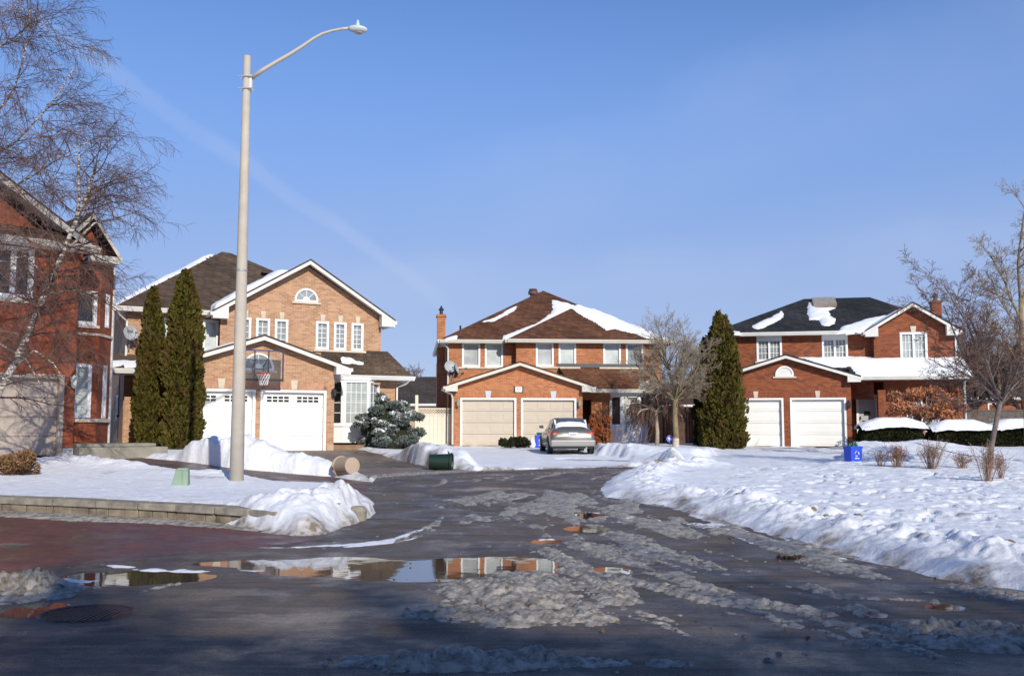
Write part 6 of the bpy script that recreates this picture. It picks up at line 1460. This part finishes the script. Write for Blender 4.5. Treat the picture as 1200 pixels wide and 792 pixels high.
q = at(727, 43.5); e = empty('dry_shrub', (q.x, q.y, .74), 0, 'bare twiggy shrub in front of the white bay panel of the orange house', 'shrub'); mb = MB()
for i in range(38):
    c0 = rg.uniform(-.8, 1.2); mb.tube([(c0, 0, 0), (c0+rg.gauss(0, .1), rg.gauss(0, .1), .35), (c0+rg.gauss(0, .2), rg.gauss(0, .15), rg.uniform(.5, .95))], [.009, .007, .004], 3, cap=False)
mb.build('stems', TWT, e, fix=False)

# litter: leaves on slush, dirty snow clods, leaf clump
rg_ = np.random.default_rng(5); pts = []
for px, py in zip(rg_.uniform(700, 1190, 60), rg_.uniform(610, 765, 60)): p = G(px, py); pts.append((p.x, p.y, p.z+.035))
for px, py in zip(rg_.uniform(420, 700, 16), rg_.uniform(565, 700, 16)): p = G(px, py); pts.append((p.x, p.y, p.z+.03))
P = np.array(pts); o = spray('fallen_leaves', P, rg_.normal(0, 1, P.shape)*.2, .017, mat('leaf_ochre', (.14, .085, .035), .8, var=.5, vs=3), None, 6, .0, .7)
tag(o, 'scattered ochre leaves and bits lying on the wet road', 'leaves', kind='stuff')
q = onS(925, 656); lobes = [(random.Random(i).uniform(-.17, .17), random.Random(i+50).uniform(-.07, .07), .01, .05) for i in range(12)]
e = empty('leaf_clump', q, 0, 'dark brown clump of wet leaves on the road edge', 'leaf clump'); blob_leaves(e, 'foliage', lobes, 500, .022, mat('leaf_dark', (.06, .035, .02), .8, var=.4, vs=9), 77, .6)
CLOD = snowmat('dirty_clod', (.30, .235, .17), .8, .35)
for px, py, r_, lab in [(866, 580, .13, 'brown dirty snow clod at the crest of the bank, leftmost on the lawn'), (952, 596, .13, 'dirty snow clod lying on the lawn between two smaller ones'), (968, 601, .09, 'small dirty snow clod right of a bigger clod on the lawn'), (1006, 605, .11, 'flat tan snow clod alone in the middle of the lawn'), (1182, 637, .12, 'largest dirty snow lump at the right edge of the bank'), (377, 587, .09, 'snow clod on top of the left snowbank'), (394, 588, .12, 'rounded snow boulder on the left snowbank end')]:
    q = onS(px, py); bm = bmesh.new(); bmesh.ops.create_icosphere(bm, subdivisions=3, radius=r_*.55)
    for v in bm.verts: v.co *= 1+.45*mnoise.noise(v.co*6+Vector((px, 0, 0))); v.co.z *= .6
    for v in bm.verts: v.co += v.co.normalized()*r_*.22*mnoise.noise(v.co*40)
    me = bpy.data.meshes.new('snow_clod'); bm.to_mesh(me); bm.free(); me.shade_smooth(); me.materials.append(SNOW if px < 400 else CLOD)
    o = bpy.data.objects.new('snow_clod', me); COL.objects.link(o); o.location = (q.x, q.y, q.z+r_*.1); tag(o, lab, 'snow clod')

# ------------------------------------------------------------------ across the street, behind the photographer (these cast the long shade)
hb = empty('brick_house', (8.2, -9.9, 0), 0, 'brown brick house across the street behind the photographer', 'house')
MB().box(-8.0, 7.5, -4.5, 3.5, 0, 6.4).build('wall', B2, hb)
A = [(-8.5, -5, 6.4), (8, -5, 6.4), (8, 4, 6.4), (-8.5, 4, 6.4)]; K1 = (-4.6, -.5, 9.8); K2 = (2.8, -.5, 9.8)
MB().slab([A[0], A[1], K2, K1], .1).slab([A[1], A[2], K2], .1).slab([A[2], A[3], K1, K2], .1).slab([A[3], A[0], K1], .1).build('roof', R2, hb)
for i in range(4): window(hb, -6.4+i*3.4, -5.2+i*3.4, 3.8, 5.2, 3.48, GL_GREY, 2, None).rotation_euler = (0, 0, 0)
for x, y, H, r_, sd in [(6.3, -15.6, 14.9, 2.6, 301), (9.3, -16.2, 14.4, 2.6, 303), (2.6, -15.4, 14.6, 2.7, 304)]:
    cedar('pine_tree', (x, y, 0), H, [(0, .3), (.12, r_/2), (.3, r_), (.6, r_*.72), (.85, r_*.35), (1, .1)], {301: 'dark conifer left of centre behind the house across the street', 303: 'broadest dark conifer directly behind the house across the street', 304: 'conifer farthest left behind the photographer'}[sd], sd, n=7000)
for i, (x, y, H, lab) in enumerate([(11.5, -15.5, 13.5, 'bare street tree behind the right end of the house across the street'), (15.5, -15, 12.5, 'bare tree farthest right behind the photographer'), (-1.5, -13, 12.5, 'bare tree nearest the left conifer behind the photographer')]):
    rg = random.Random(400+i); LB = [((0, 0, 3.5+rg.random()*2), (cos(k*2.4)*.62, sin(k*2.4)*.62, .9+.5*rg.random()), H*rg.uniform(.42, .6), .14) for k in range(9)]
    tree('street_tree', (x, y, 0), lab, LB, dict(Pb, rmin=.022, kids=[0, 9, 7, 4]), 410+i, BARK, TWG, trunk=([(0, 0, -.2), (0, 0, 3), (.1, 0, H*.6)], [.32, .26, .12]))
